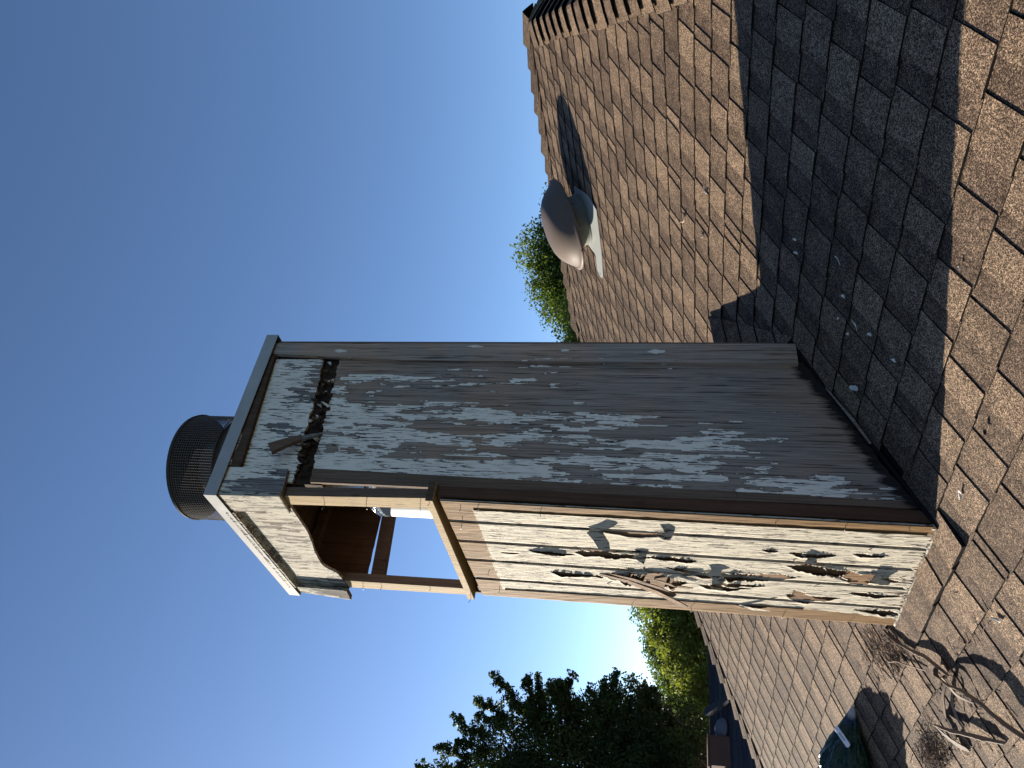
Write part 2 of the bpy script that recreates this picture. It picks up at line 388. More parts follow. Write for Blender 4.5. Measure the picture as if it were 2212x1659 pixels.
# hip and ridge caps: each a bent plate riding over the one below it
def caps(p0, p1, nA, nB, exp, hw, lift, thick=.005):
    p0, p1 = Vector(p0), Vector(p1); d = (p1-p0).normalized(); L = (p1-p0).length
    nA, nB = Vector(nA).normalized(), Vector(nB).normalized()
    dA = nA.cross(d).normalized(); dB = nB.cross(d).normalized()
    up_ = (nA+nB).normalized()
    if dA.dot(nB) > 0: dA = -dA
    if dB.dot(nA) > 0: dB = -dB
    n = int(L/exp)
    for i in range(n):
        a = p0 + d*exp*(i+rr.uniform(-.06, .06)); b = p0 + d*min(L, exp*(i+1.25)); w_ = hw*rr.uniform(.94, 1.06)
        jit = rr.uniform(-.006, .006); lf = lift*rr.uniform(.8, 1.25)
        mb = MB(); rows = []
        for (pt, h, ex) in ((a, lf+.012, jit), (b, .016, 0)):
            pt = pt + d*ex; row = []
            for s_ in (-1, -.55, -.12, 0, .12, .55, 1):
                dd = dA if s_ < 0 else dB; nn = nA if s_ < 0 else nB
                hh_ = h*(1-.35*abs(s_)) if abs(s_) < 1 else h*.62
                top = pt + dd*abs(s_)*w_ + (nn if abs(s_) > .2 else up_)*hh_ - (up_*.004 if s_ == 0 else up_*0)
                row.append(top)
            rows.append(row)
        v = rows[0]+rows[1]; lo = [p-up_*thick for p in v]; nn_ = 7; vs = v+lo; F = []
        for j in range(6):
            F.append((j, j+1, 7+j+1, 7+j)); 
        mb.add(vs, F, 0, rr.uniform(.3, .9))
        S_ = [(j+1, j, 14+j, 14+j+1) for j in range(6)] + [(0, 7, 21, 14), (13, 6, 20, 27)] + [(14+j, 21+j, 22+j, 15+j) for j in range(6)]
        b0 = len(mb.v)-28
        for f in S_: mb.f.append([b0+x_ for x_ in f]); mb.mi.append(1); mb.tone.append(.3)
        mb.build('ridge_cap_shingle', [M['shingle'], M['edge']], roof)
sR = T/KR; sL = T/KL
nR = (sR, 0, 1); nL = (-sL, 0, 1); nBk = (0, T, 1)
caps((hipR(-1.6), -1.6, -1.6*T), (XR, YR, ZR), NF, nR, .172, .15, .030)
caps((hipL(-.9), -.9, -.9*T), (XL, YR, ZR), NF, nL, .150, .125, .034)
caps((XL-.05, YR, ZR), (XR+.1, YR, ZR), NF, nBk, .178, .13, .034)

# ------------------------------------------------------------------ chimney chase
KA, LX, LY = -0.0076293, 0.0167978, 0.0184194
def K(p):
    x, y, z = p
    return (math.cos(KA)*x - math.sin(KA)*y + LX*z, math.sin(KA)*x + math.cos(KA)*y + LY*z, z)
W, D = .767, .794
ch = empty('chimney', (0, 0, 0), 'tall weathered wooden chimney chase with peeling paint and its upper front torn open', 'chimney')
def nz(x, s=1.0, seed=0): return mnoise.noise(Vector((x*s, seed*7.3, seed*1.7)))
def cut_panel(name, mat, xa, xb, y0, y1, zlo, zhi, n=60, parent=ch, back=None):
    """panel on the right face: thickness xa..xb, bottom and top edges given as functions of y"""
    mb = MB(); ys = [y0+(y1-y0)*i/n for i in range(n+1)]; vs = []
    for y in ys: vs += [(xb, y, zlo(y)), (xb, y, zhi(y)), (xa, y, zhi(y)), (xa, y, zlo(y))]
    fs = []; 
    for i in range(n):
        a, b = 4*i, 4*i+4
        fs += [(a, b, b+1, a+1), (a+1, b+1, b+2, a+2), (a+2, b+2, b+3, a+3), (a+3, b+3, b, a)]
    fs += [(0, 1, 2, 3), (4*n+3, 4*n+2, 4*n+1, 4*n)]
    mb.add(vs, fs); return mb.build(name, mat, parent, K)
zs = lambda y: 2.215 + (y-.1)*.094                     # seam line on the right face
cut_panel('siding_panel', M['dark_panel'], -.012, 0, .064, .70,
    lambda y: T*y + .022 + .012*nz(y, 22, 1) + .012*max(0, nz(y, 70, 2)), lambda y: zs(y) - .004 + .010*nz(y, 30, 3) + .006*nz(y, 110, 4), 110)
cut_panel('upper_siding_panel', M['upper_panel'], -.012, .0005, .06, .70,
    lambda y: zs(y) + .070 + .012*nz(y, 26, 5) + .007*nz(y, 90, 6), lambda y: 2.57+.047*y, 90)
cut_panel('rotten_board', M['rotdark'], -.05, -.016, .062, .72, lambda y: zs(y)-.05, lambda y: zs(y)+.12, 20)
# crumbling wood and caulk in the rotted seam
for i in range(64):
    y = rr.uniform(.09, .70); z = zs(y)+rr.uniform(.0, .075); mb = MB(); s_ = rr.uniform(.005, .016)
    vs = [(rr.uniform(-.016, .010), y+rr.uniform(-s_, s_), z+rr.uniform(-1.8*s_, 1.8*s_)) for _ in range(7)]
    import bmesh
    bm = bmesh.new(); [bm.verts.new(v) for v in vs]; bmesh.ops.convex_hull(bm, input=bm.verts)
    bm.verts.ensure_lookup_table(); bm.verts.index_update()
    mb.add([tuple(v.co) for v in bm.verts], [[v.index for v in f.verts] for f in bm.faces]); bm.free()
    mb.build('rot_fragment', M['rotdark'] if i % 3 else M['oldpaint'] if i % 2 else M['rot'], ch, K)
# trim board at the far edge of the right face
def ybend(z): return .680 + (z-.83)*.0042 + (.716-.687)*max(0, (z-1.98)/.6)
mb = MB(); n = 40; z0_ = T*.73+.03
for i in range(n):
    za, zb = z0_+(2.60-z0_)*i/n, z0_+(2.60-z0_)*(i+1)/n
    ya, yb = ybend(za)+.0015*nz(za, 9, 8), ybend(zb)+.0015*nz(zb, 9, 8)
    vs = [(.0, ya, za), (.017, ya, za), (.017, .782, za), (.0, .782, za), (.0, yb, zb), (.017, yb, zb), (.017, .782, zb), (.0, .782, zb)]
    F = [(0, 1, 5, 4), (1, 2, 6, 5), (2, 3, 7, 6), (3, 0, 4, 7)]
    if i == 0: F.append((3, 2, 1, 0))
    if i == n-1: F.append((4, 5, 6, 7))
    mb.add(vs, F)
mb.build('trim_board', M['trim_dark'], ch, K)
# painted knots and nail heads on that trim board
for (y, z) in ((.735, 2.27), (.742, 1.27), (.738, .90), (.764, 1.66)):
    mb = MB(); n = 14; r1, r2 = rr.uniform(.006, .013), rr.uniform(.014, .036)
    ring = [(.0178, y+r1*math.cos(a*2*math.pi/n)*rr.uniform(.45, 1.3), z+r2*math.sin(a*2*math.pi/n)*rr.uniform(.6, 1.3)) for a in range(n)]
    mb.add([(.0182, y, z)]+ring, [(0, 1+a, 1+(a+1) % n) for a in range(n)]); mb.build('paint_patch', M['oldpaint'], ch, K)
# back panel, left panels, rear corner
mb = MB(); mb.hexa([(-W, .785, T*.785-.1), (.006, .785, T*.785-.1), (.006, .798, T*.785-.1), (-W, .798, T*.785-.1),
                    (-W, .785, 2.59), (.010, .785, 2.59), (.010, .800, 2.59), (-W, .800, 2.59)]); mb.build('back_panel', M['edgewood'], ch, K)
mb = MB(); n = 26   # upper inner sheet on the left side, the sky shows below it
ys = [.045+(.74)*i/n for i in range(n+1)]
vs = []
for y in ys:
    zb = 2.222+.045*(y-.06)+.003*nz(y, 40, 9); vs += [(-W, y, zb), (-W+.012, y, zb), (-W+.012, y, 2.585), (-W, y, 2.585)]
F = []
for i in range(n):
    a, b = 4*i, 4*i+4; F += [(a, b, b+1, a+1), (a+1, b+1, b+2, a+2), (a+2, b+2, b+3, a+3), (a+3, b+3, b, a)]
F += [(0, 1, 2, 3), (4*n+3, 4*n+2, 4*n+1, 4*n)]
mb.add(vs, F); mb.build('upper_side_panel', M['redbrown'], ch, K)
mb = MB(); mb.hexa([(-W, .013, 0), (-W+.012, .013, 0), (-W+.012, .784, T*.784-.05), (-W, .784, T*.784-.05), (-W, .013, 1.70), (-W+.012, .013, 1.70), (-W+.012, .784, 1.74), (-W, .784, 1.74)])
mb.build('lower_side_panel', M['brown'], ch, K)
def bar(name, p, mat, parent=ch, bevel=.0015, side=None):
    mb = MB(); mb.hexa(p)
    if side: mb.mi = [0, 1, 0, 1, 1, 1]; mat = [mat, side]  # darker side wood puts the shade beside the sunlit front into the colour
    return mb.build(name, mat, parent, K, bevel=bevel)
def bx(x0, x1, y0, y1, z0, z1): return [(x0,y0,z0),(x1,y0,z0),(x1,y1,z0),(x0,y1,z0),(x0,y0,z1),(x1,y0,z1),(x1,y1,z1),(x0,y1,z1)]
bar('crossbar', [(-.768, .045, 2.130), (-.73, .045, 2.130), (-.73, .74, 2.19), (-.768, .74, 2.19), (-.768, .045, 2.192), (-.73, .045, 2.192), (-.73, .74, 2.245), (-.768, .74, 2.245)], M['brown'])
bar('crossbar', bx(-.755, -.717, .045, .75, 2.492, 2.532), M['brown'])
bar('rear_post', bx(-.752, -.70, .72, .784, .4, 2.58), M['brown'])
bar('rear_post', bx(-.06, -.013, .72, .784, .4, 2.58), M['brown'])
bar('ceiling_board', bx(-W+.013, -.014, .01, .784, 2.552, 2.566), M['brown'])
# corner post of the open part, leaning, then the lower corner stud
pp = bar('corner_post', [(-.047, .0, 1.714), (.027, .0, 1.714), (.027, .040, 1.714), (-.047, .040, 1.714), (-.072, .0, 2.40), (-.008, .0, 2.40), (-.008, .040, 2.40), (-.072, .040, 2.40)], M['pale'], side=M['edgewood'])
bar('left_post', [(-.762, .0, 1.714), (-.699, .0, 1.714), (-.699, .040, 1.714), (-.762, .040, 1.714), (-.778, .0, 2.40), (-.708, .0, 2.40), (-.708, .040, 2.40), (-.778, .040, 2.40)], M['pale'], side=M['edgewood'])
bar('corner_stud', [(-.05, .016, 0.0), (-.006, .016, 0.0), (-.006, .061, .03), (-.05, .061, .03), (-.05, .016, 1.682), (.018, .016, 1.682), (.018, .061, 1.682), (-.05, .061, 1.682)], M['redbrown'])
bar('left_stud', bx(-.752, -.70, .016, .055, 0.0, 1.682), M['brown'])
bar('sill_plate', [(-.768, -.018, 1.702), (.040, -.018, 1.683), (.040, .066, 1.683), (-.768, .066, 1.702), (-.768, -.018, 1.732), (.040, -.018, 1.712), (.040, .066, 1.712), (-.768, .066, 1.732)], M['pale'], side=M['brown'])
bar('rear_crossbar', bx(-.69, -.06, .74, .784, 1.60, 1.66), M['brown'])
# nails left in the studs
def nail(p, d, L=.028, r=.0011):
    mb = MB(); p = Vector(p); d = Vector(d).normalized(); mb.tube([p, p+d*L], r, 6); mb.tube([p+d*L, p+d*(L+.001)], r*2.0, 6)
    mb.build('nail', M['nail'], ch, K)
for p in ((-.045, 0, 2.14), (-.038, 0, 1.97), (-.02, 0, 1.75), (-.74, 0, 2.22), (-.745, 0, 2.13), (-.735, 0, 1.90), (.02, -.018, 1.70), (-.755, -.018, 1.715),
          (-.018, 0, 1.53), (-.030, 0, 1.30), (-.025, 0, .50), (-.03, 0, .28), (-.02, 0, .09), (-.74, 0, 1.02), (-.735, 0, .42), (-.742, 0, .17), (-.15, 0, 1.62), (-.55, 0, 1.6), (-.7, 0, 1.58), (-.04, 0, 1.6), (-.72, 0, .78)):
    nail(p, (rr.uniform(-.5, .3), -1, rr.uniform(-.5, .4)), rr.uniform(.008, .026))
for p in ((.001, .085, 2.14), (.001, .10, 1.86), (.001, .075, 1.75), (.001, .09, 1.2), (.001, .08, .95), (.001, .085, .62), (.001, .09, .35)):
    nail(p, (1, 0, 0), .002, .0018)

bar('siding_backing', [(-.750, .0062, 0), (-.006, .0062, 0), (-.006, .0092, 0), (-.750, .0092, 0), (-.750, .0062, 1.66), (.010, .0062, 1.66), (.010, .0092, 1.66), (-.750, .0092, 1.66)], M['cream_shade'] if 'cream_shade' in M else M['cream'], bevel=0)
# lit front: five boards, each a bare core with a painted skin that has torn and curled
gx = [[.014, -.052], [-.125, -.150], [-.275, -.296], [-.427, -.440], [-.590, -.601], [-.753, -.757]]   # groove positions at z 1.66 and z 0
def gxx(i, z):
    if i == 0: return .014 - .020*(1-z/1.66)
    if i == 5: return -.753
    a = z/1.66; return gx[i][0]*a + gx[i][1]*(1-a)
# slits: (centre line points (z, x), widths, flap lift, flap side -1/+1)
slits = [
 ([(1.10, -.146), (1.00, -.156), (.88, -.152)], .018, .004, -1),
 ([(1.385, -.318), (1.30, -.326), (1.21, -.333)], .006, .016, -1),
 ([(1.205, -.312), (1.05, -.318), (.93, -.322)], .022, .012, -1),
 ([(.93, -.316), (.86, -.316), (.76, -.330)], .010, .014, -1),
 ([(1.32, -.490), (1.25, -.496), (1.13, -.497)], .010, .018, -1),
 ([(1.14, -.490), (1.00, -.500), (.90, -.510), (.80, -.50)], .060, .020, -1),
 ([(.86, -.395), (.75, -.418), (.62, -.420), (.52, -.420), (.40, -.400)], .026, .024, -1),
 ([(.43, -.322), (.30, -.335), (.20, -.352), (.10, -.36)], .024, .020, -1),
 ([(.25, -.385), (.16, -.392), (.05, -.385)], .030, .004, -1),
 ([(.42, -.548), (.33, -.570), (.23, -.545)], .030, .016, -1),
 ([(.53, -.212), (.505, -.218), (.48, -.215)], .006, .012, -1),
 ([(.43, -.226), (.37, -.234), (.29, -.226)], .010, .013, -1),
 ([(.23, -.205), (.18, -.212), (.12, -.210)], .006, .012, -1),
 ([(.74, -.520), (.68, -.53), (.55, -.515)], .012, .014, -1),
 ([(.66, -.500), (.60, -.495), (.50, -.49)], .008, .012, -1),
 ([(.20, -.500), (.10, -.508), (.02, -.500)], .012, .012, -1),
 ([(.16, -.640), (.08, -.64), (.0, -.65)], .014, .010, -1),
 ([(.60, -.668), (.54, -.672), (.47, -.668)], .004, .014, -1),
 ([(1.50, -.35), (1.47, -.352), (1.43, -.35)], .003, .005, -1),
 ([(1.02, -.415), (.97, -.418), (.93, -.41)], .006, .008, -1),
]
def slit_at(z, pts):
    for (za, xa), (zb, xb) in zip(pts, pts[1:]):
        if zb <= z <= za: return xa + (xb-xa)*(za-z)/(za-zb)
    return None
BASEY = .000
for i in range(5):
    nxg, nzg = 40, 210
    z0, z1 = .0, 1.665
    core = MB(); zz = [z0+(z1-z0)*j/20 for j in range(21)]
    gl, gr_ = .0100, .0100
    vs = []
    for z in zz:
        xr_, xl_ = gxx(i, z) - (0 if i == 0 else gr_), gxx(i+1, z) + (0 if i == 4 else gl)
        zt = z + (.004*nz(xr_*30, 3, i) if z < .01 else 0)
        vs += [(xr_, .0032, zt), (xl_, .0032, zt), (xl_, .0060, zt), (xr_, .0060, zt)]
    F = []
    for j in range(20):
        a, b = 4*j, 4*j+4
        F += [(a+1, a, b, b+1), (a, a+3, b+3, b), (a+2, a+1, b+1, b+2), (a+3, a+2, b+2, b+3)]
    F += [(0, 1, 2, 3), (83, 82, 81, 80)]
    core.add(vs, F); core.mi = [1 if f_ % 4 in (1, 3) else 0 for f_ in range(len(F))]; board = core.build('siding_board', [M['rot'], M['cream']], ch, K)
    # skin: bare at the top and along the outer edges where trim was, painted elsewhere
    sk = MB(); idx = {}; H = {}
    wdt = abs(gxx(i, 1)-gxx(i+1, 1)); ztop = 1.545-.0 
    V = []; 
    for a in range(nzg+1):
        z = z0+(z1-z0)*a/nzg
        for b in range(nxg+1):
            u = b/nxg
            xr_, xl_ = gxx(i, z) - (0 if i == 0 else gr_), gxx(i+1, z) + (0 if i == 4 else gl)
            x = xr_ + (xl_-xr_)*u; y = 0.0; hole = False
            zt = z
            for pts, wd, lf, sd_ in slits:
                if not (pts[-1][0]-.06 < z < pts[0][0]+.06): continue
                zc = min(max(z, pts[-1][0]+1e-6), pts[0][0]-1e-6); xs = slit_at(zc, pts)
                if xs is None: continue
                span = pts[0][0]-pts[-1][0]; tt = (pts[0][0]-z)/span
                sd0 = pts[0][0]*13.7; hs = lambda k_: (math.sin(k_*12.9898+sd0*78.233)*43758.5453) % 1
                zq = math.floor(z/.026); zq2 = math.floor(z/.0095)
                if hs(1) > .5: env = min(1, (1-tt)*6)*min(1, tt*1.6+.05) if 0 <= tt <= 1 else 0
                else: env = min(1, tt*7)*min(1, (1-tt)*1.5+.04) if 0 <= tt <= 1 else 0
                hw = wd*.68*env*(.45+1.0*hs(zq)+.5*hs(zq2)) + .0008*(env > 0)
                xs += (hs(zq+77)-.5)*wd*.45
                dx = x-xs
                if abs(dx) < hw and env > .02: hole = True
                fl = .030*(1+.9*nz(z, 22, 5+i)+.35*(hs(zq+31)-.5)); e2 = max(0, 1-(abs(2*tt-1)/1.12)**2)*(.45+.9*hs(math.floor(z/.05)+5))
                if dx < -hw*.9 and dx > -hw-fl: 
                    q_ = 1-(-dx-hw)/fl; y -= lf*.85*q_*q_*e2*(1+.5*nz(z, 30, 2))
                if dx > hw*.9 and dx < hw+fl*.6:
                    q_ = 1-(dx-hw)/(fl*.6); y -= lf*.22*q_*q_*e2
            y += .0010*nz(x*3+z, 14, 2) + .0007*mnoise.noise(Vector((x*90, z*8, i)))
            if a == 0: zt = z + .006*nz(x, 60, 4)
            V.append((x, y, zt)); H[(a, b)] = hole
    sk.v = V; sk.lc = [(p[0], 0, p[2]) for p in V]
    for a in range(nzg):
        for b in range(nxg):
            if H[(a, b)] or H[(a+1, b)] or H[(a, b+1)]: continue
            j = a*(nxg+1)+b; x, y, z = V[j]
            ztan = 1.548 + .010*(x/-.75) + .006*nz(x, 60, 7)
            strip = (i == 0 and x > -.036 - .018*(1.55-z)/1.55 + .002*nz(z, 40, 3)) or (i == 4 and x < -.678 + .02*(1.55-z)/1.55 + .003*nz(z, 35, 5) - (.03*max(0, min(1, (.32-z)/.3))*(1+nz(z, 25, 2))))
            sk.f.append([j, j+nxg+1, j+nxg+2, j+1]); sk.mi.append(1 if (z > ztan or strip) else 0); sk.tone.append(.5)
    so = sk.build('board_skin', [M['cream'], M['tan']], board, K, smooth=45)
    sm = so.modifiers.new('thickness', 'SOLIDIFY'); sm.thickness = .0022; sm.offset = -1
# rough ridge of old caulk beside the bare strips, darkened as the paint edge's shadow
def caulk(x0f, z0, z1, seed):
    mb = MB(); pts = [(x0f(z)+.0015*nz(z, 50, seed), -.001, z) for z in np.linspace(z0, z1, 60)]
    mb.tube(pts, [.0024+.0022*abs(nz(p[2], 30, seed+1)) for p in pts], 5); mb.build('caulk_shadow_ridge', M['rot'], ch, K)
caulk(lambda z: -.037-.018*(1.55-z)/1.55, .03, 1.55, 1); caulk(lambda z: -.677+.02*(1.55-z)/1.55, .35, 1.55, 4)
# torn flakes and splinters standing out of the front boards
def shard(name, pts, wid, mat, th=.0015, parent=ch, xf=K, side=None, jag=.3):
    """ribbon through pts with changing width"""
    mb = MB(); pts = [Vector(p) for p in pts]; n = len(pts); vs = []
    for k_, p in enumerate(pts):
        d = (pts[min(k_+1, n-1)]-pts[max(k_-1, 0)]).normalized(); s_ = Vector(side or (1, 0, 0)); s_ = (s_-d*s_.dot(d)).normalized()
        nn = d.cross(s_); ww = wid[k_] if isinstance(wid, (list, tuple)) else wid
        w1 = ww*.5*(1+jag*nz(k_, 1.7, 3)); w2 = ww*.5*(1+jag*nz(k_, 2.3, 8))
        vs += [p+s_*w1+nn*th*.5, p-s_*w2+nn*th*.5, p-s_*w2-nn*th*.5, p+s_*w1-nn*th*.5]
    F = []
    for k_ in range(n-1):
        a, b = 4*k_, 4*k_+4; F += [(a, a+1, b+1, b), (a+1, a+2, b+2, b+1), (a+2, a+3, b+3, b+2), (a+3, a, b, b+3)]
    F += [(3, 2, 1, 0), (4*n-4, 4*n-3, 4*n-2, 4*n-1)]
    mb.add(vs, F, 0, .5, [(v.x, v.y, v.z) for v in vs]); return mb.build(name, mat, parent, xf, smooth=0)
shard('splinter', [(-.480, .0, 1.13), (-.505, -.012, 1.02), (-.545, -.030, .91), (-.585, -.048, .83), (-.606, -.055, .795)], [.012, .030, .030, .026, .022], M['rot'], .004)
shard('splinter', [(-.47, .0, 1.10), (-.485, -.014, 1.0), (-.52, -.028, .90), (-.555, -.036, .84)], [.01, .034, .04, .03], M['rot'], .003)
shard('splinter', [(-.50, .0, .92), (-.507, -.016, .84), (-.51, -.02, .77)], [.01, .02, .006], M['rot'], .003)
shard('splinter', [(-.455, .0, .82), (-.462, -.010, .76), (-.47, -.016, .70)], [.012, .022, .012], M['cream_worn'], .003)
for pts_, wd_ in (([(-.135, .0, 1.125), (-.165, -.014, 1.105), (-.195, -.030, 1.085), (-.215, -.038, 1.07)], [.05, .05, .05, .012]),
    ([(-.39, .0, .70), (-.41, -.014, .685), (-.435, -.022, .67)], [.06, .045, .045]), ([(-.30, .0, .965), (-.318, -.014, .955), (-.335, -.02, .95)], [.06, .03, .004]),
    ([(-.125, .0, .865), (-.140, -.014, .855), (-.150, -.018, .85)], [.07, .04, .006]), ([(-.52, .0, .70), (-.515, -.012, .68), (-.51, -.018, .66)], [.03, .04, .006]),
    ([(-.345, .0, .14), (-.362, -.012, .11), (-.378, -.018, .09)], [.06, .05, .01]), ([(-.25, .0, .37), (-.262, -.01, .355), (-.27, -.014, .345)], [.06, .03, .006])):
    shard('paint_flake', pts_, wd_, M['cream'], .0012, side=(.25, 0, 1))
shard('paint_flake', [(-.665, .0, .60), (-.672, -.012, .54), (-.655, -.022, .475)], [.010, .020, .006], M['cream'], .0012)
for i in range(9):
    x, z = rr.uniform(-.66, -.06), rr.uniform(.02, 1.2); L = rr.uniform(.008, .02)
    shard('paint_flake', [(x, .0, z), (x+rr.uniform(-.006, .006), -rr.uniform(.002, .006), z-L*.5), (x+rr.uniform(-.008, .008), -rr.uniform(.004, .012), z-L)], [.006, .010, .003], M['cream'], .001)
# ragged lower ends of the boards
for i in range(24):
    x = -.03-.70*i/24+rr.uniform(-.01, .01); shard('splinter', [(x, .004, .03), (x+rr.uniform(-.004, .004), -.002, .008), (x+rr.uniform(-.008, .008), -.006, -.006)], [.012, .01, .003], M['cream_worn'], .003)

# painted frieze, moulding and corner boards under the cap
mb = MB(); n = 50; vs = []
cv = [(-.02, 2.299), (-.066, 2.297), (-.264, 2.302), (-.36, 2.318), (-.425, 2.335), (-.50, 2.345), (-.56, 2.349), (-.60, 2.330), (-.629, 2.305), (-.68, 2.300), (-.79, 2.297)]
def cvz(x):
    for (xa, za), (xb, zb) in zip(cv, cv[1:]):
        if xb <= x <= xa: return za+(zb-za)*(xa-x)/(xa-xb)
    return 2.297
for i in range(n+1):
    x = -.02-.76*i/n; z = cvz(x)+.002*nz(x, 60, 3); vs += [(x, -.004, z), (x, -.004, 2.57), (x, .009, 2.57), (x, .009, z)]
F = []
for i in range(n):
    a, b = 4*i, 4*i+4; F += [(a, a+1, b+1, b), (a+1, a+2, b+2, b+1), (a+2, a+3, b+3, b+2), (a+3, a, b, b+3)]
F += [(3, 2, 1, 0), (4*n, 4*n+1, 4*n+2, 4*n+3)]
mb.add(vs, F); mb.build('frieze_board', M['cream_worn'], ch, K)
bar('corner_board', [(-.098, -.024, 2.300), (.030, -.024, 2.292), (.030, -.0045, 2.292), (-.098, -.0045, 2.300), (-.100, -.026, 2.572), (.022, -.026, 2.572), (.022, -.0045, 2.572), (-.100, -.0045, 2.572)], M['cream_worn'], bevel=.003)
bar('corner_board', [(.001, -.003, 2.292), (.022, -.003, 2.292), (.022, .050, 2.296), (.001, .050, 2.296), (.001, -.003, 2.57), (.022, -.003, 2.57), (.022, .049, 2.575), (.001, .049, 2.575)], M['stub_wood'], bevel=.002)
bar('corner_board', [(.001, .052, 2.298), (.018, .052, 2.298), (.018, .109, 2.306), (.001, .109, 2.306), (.001, .051, 2.57), (.018, .051, 2.57), (.018, .109, 2.58), (.001, .109, 2.58)], M['stub_wood'], bevel=.002)
bar('corner_board', [(-.838, -.034, 2.300), (-.760, -.024, 2.298), (-.760, -.0045, 2.298), (-.830, -.010, 2.30), (-.812, -.024, 2.572), (-.756, -.024, 2.572), (-.756, -.0045, 2.572), (-.812, -.0045, 2.572)], M['cream_worn'], bevel=.003)
mb = MB(); n = 70; vs = []
for i in range(n+1):
    x = -.101-.654*i/n; e = .0025*nz(x, 90, 5); vs += [(x, -.005, 2.532+e), (x, -.030+e, 2.545), (x, -.036+e, 2.575), (x, -.005, 2.575)]
F = []
for i in range(n):
    a, b = 4*i, 4*i+4; F += [(a, a+1, b+1, b), (a+1, a+2, b+2, b+1), (a+2, a+3, b+3, b+2), (a+3, a, b, b+3)]
mb.add(vs, F+[(3, 2, 1, 0), (4*n, 4*n+1, 4*n+2, 4*n+3)]); mb.build('moulding', M['cream_worn'], ch, K)
bar('frieze_trim', [(.001, .110, 2.512), (.020, .110, 2.512), (.020, .705, 2.574), (.001, .705, 2.574), (.001, .110, 2.575), (.022, .110, 2.575), (.022, .705, 2.605), (.001, .705, 2.605)], M['brown'], bevel=.002)
mb = MB(); vs = []; n = 50
for i in range(n+1):
    y = .112+.59*i/n; z = 2.512+(y-.11)*.104; h = .020+.014*nz(y, 18, 6); vs += [(.0225, y, z+.055+.002-h*.2), (.0228, y, z+.060-h)]
mb.add(vs, [(2*i, 2*i+1, 2*i+3, 2*i+2) for i in range(n)]); mb.build('paint_skin', M['trim_dark'], ch, K)

# metal cap: hanging flange, sloping top with a raised collar
def cz(y): return 2.556 + .047*(y+.018)
cx0, cx1, cy0, cy1 = -.832, .032, -.034, .822
mb = MB(); t = .002; H_ = .054
ring = [(cx1, cy0), (cx1, cy1), (cx0, cy1), (cx0, cy0)]
inn = [(cx1-t, cy0+t), (cx1-t, cy1-t), (cx0+t, cy1-t), (cx0+t, cy0+t)]
vs = [(x, y, cz(y)-.002) for x, y in ring]+[(x, y, cz(y)+H_) for x, y in ring]+[(x, y, cz(y)-.002) for x, y in inn]+[(x, y, cz(y)+H_-t) for x, y in inn]
F = []
for i in range(4):
    j = (i+1) % 4; F += [(i, j, 4+j, 4+i), (8+j, 8+i, 12+i, 12+j), (j, i, 8+i, 8+j)]
F += [(12, 13, 14, 15)]
mb.add(vs, F); mb.build('cap_flange', M['cap'], ch, K, bevel=.0015)
mb = MB(); FC = (-.44, .40); n = 32; cx_, cy_ = FC
def rect_pt(a):
    c, s_ = math.cos(a), math.sin(a); kx = (cx1-cx_ if c > 0 else cx_-cx0)/max(abs(c), 1e-6); ky = (cy1-cy_ if s_ > 0 else cy_-cy0)/max(abs(s_), 1e-6); k_ = min(kx, ky)
    return cx_+c*k_, cy_+s_*k_
angs = sorted([i*2*math.pi/n for i in range(n)] + [math.atan2(y-cy_, x-cx_) % (2*math.pi) for x, y in ring]); n2 = len(angs); vs = []
for a in angs:
    x, y = rect_pt(a); vs.append((x, y, cz(y)+H_+.0005))
for a in angs: vs.append((cx_+.20*math.cos(a), cy_+.20*math.sin(a), 2.662))
for a in angs: vs.append((cx_+.198*math.cos(a), cy_+.198*math.sin(a), 2.70))
mb.add(vs, [(r_*n2+i, r_*n2+(i+1) % n2, (r_+1)*n2+(i+1) % n2, (r_+1)*n2+i) for r_ in range(2) for i in range(n2)]); mb.build('cap_top', M['cap'], ch, K)
# flue pipe and spark arrestor
mb = MB(); mb.lathe([(.185, .3), (.185, 2.10)], (cx_, cy_, 0), (0, 0, 1), 48); fl = mb.build('flue_pipe', M['flue_lower'], ch, K, smooth=1)
mb = MB(); mb.lathe([(.186, 2.09), (.190, 2.10), (.189, 2.125), (.178, 2.145), (.14, 2.155), (.122, 2.16)], (cx_, cy_, 0), (0, 0, 1), 48)
mb.v = [(p[0]+.004*mnoise.noise(Vector(p)*30), p[1]+.004*mnoise.noise(Vector(p)*31), p[2]+.005*mnoise.noise(Vector(p)*28)) for p in mb.v]
mb.build('foil_collar', M['foil'], ch, K, smooth=30)
mb = MB(); mb.lathe([(.12, 2.15), (.12, 2.69)], (cx_, cy_, 0), (0, 0, 1), 40); mb.build('inner_flue_pipe', M['flue'], ch, K, smooth=1)
ar = MB(); ar.lathe([(.0, 2.69), (.19, 2.70), (.215, 2.735), (.232, 2.825), (.240, 2.83), (.240, 2.838), (0, 2.838)], (cx_, cy_, 0), (0, 0, 1), 48)
arr = ar.build('spark_arrestor', M['blacksteel'], ch, K, smooth=30)
ld = MB(); ld.lathe([(0, 3.048), (.240, 3.048), (.246, 3.046), (.247, 3.064), (.20, 3.085), (0, 3.115)], (cx_, cy_, 0), (0, 0, 1), 48); ld.build('lid', M['blacksteel'], arr, K, smooth=30)
bd = MB(); bd.lathe([(.119, 2.838), (.117, 2.99), (0, 3.0)], (cx_, cy_, 0), (0, 0, 1), 32); bd.build('baffle', M['blacksteel'], arr, K, smooth=30)
ms = MB(); ng = 124; rw = .0011
for k_ in range(ng):
    a = 2*math.pi*k_/ng; c, s_ = cx_+.243*math.cos(a), cy_+.243*math.sin(a)
    ms.tube([(c, s_, 2.838), (c, s_, 3.048)], rw, 4, cap=False)
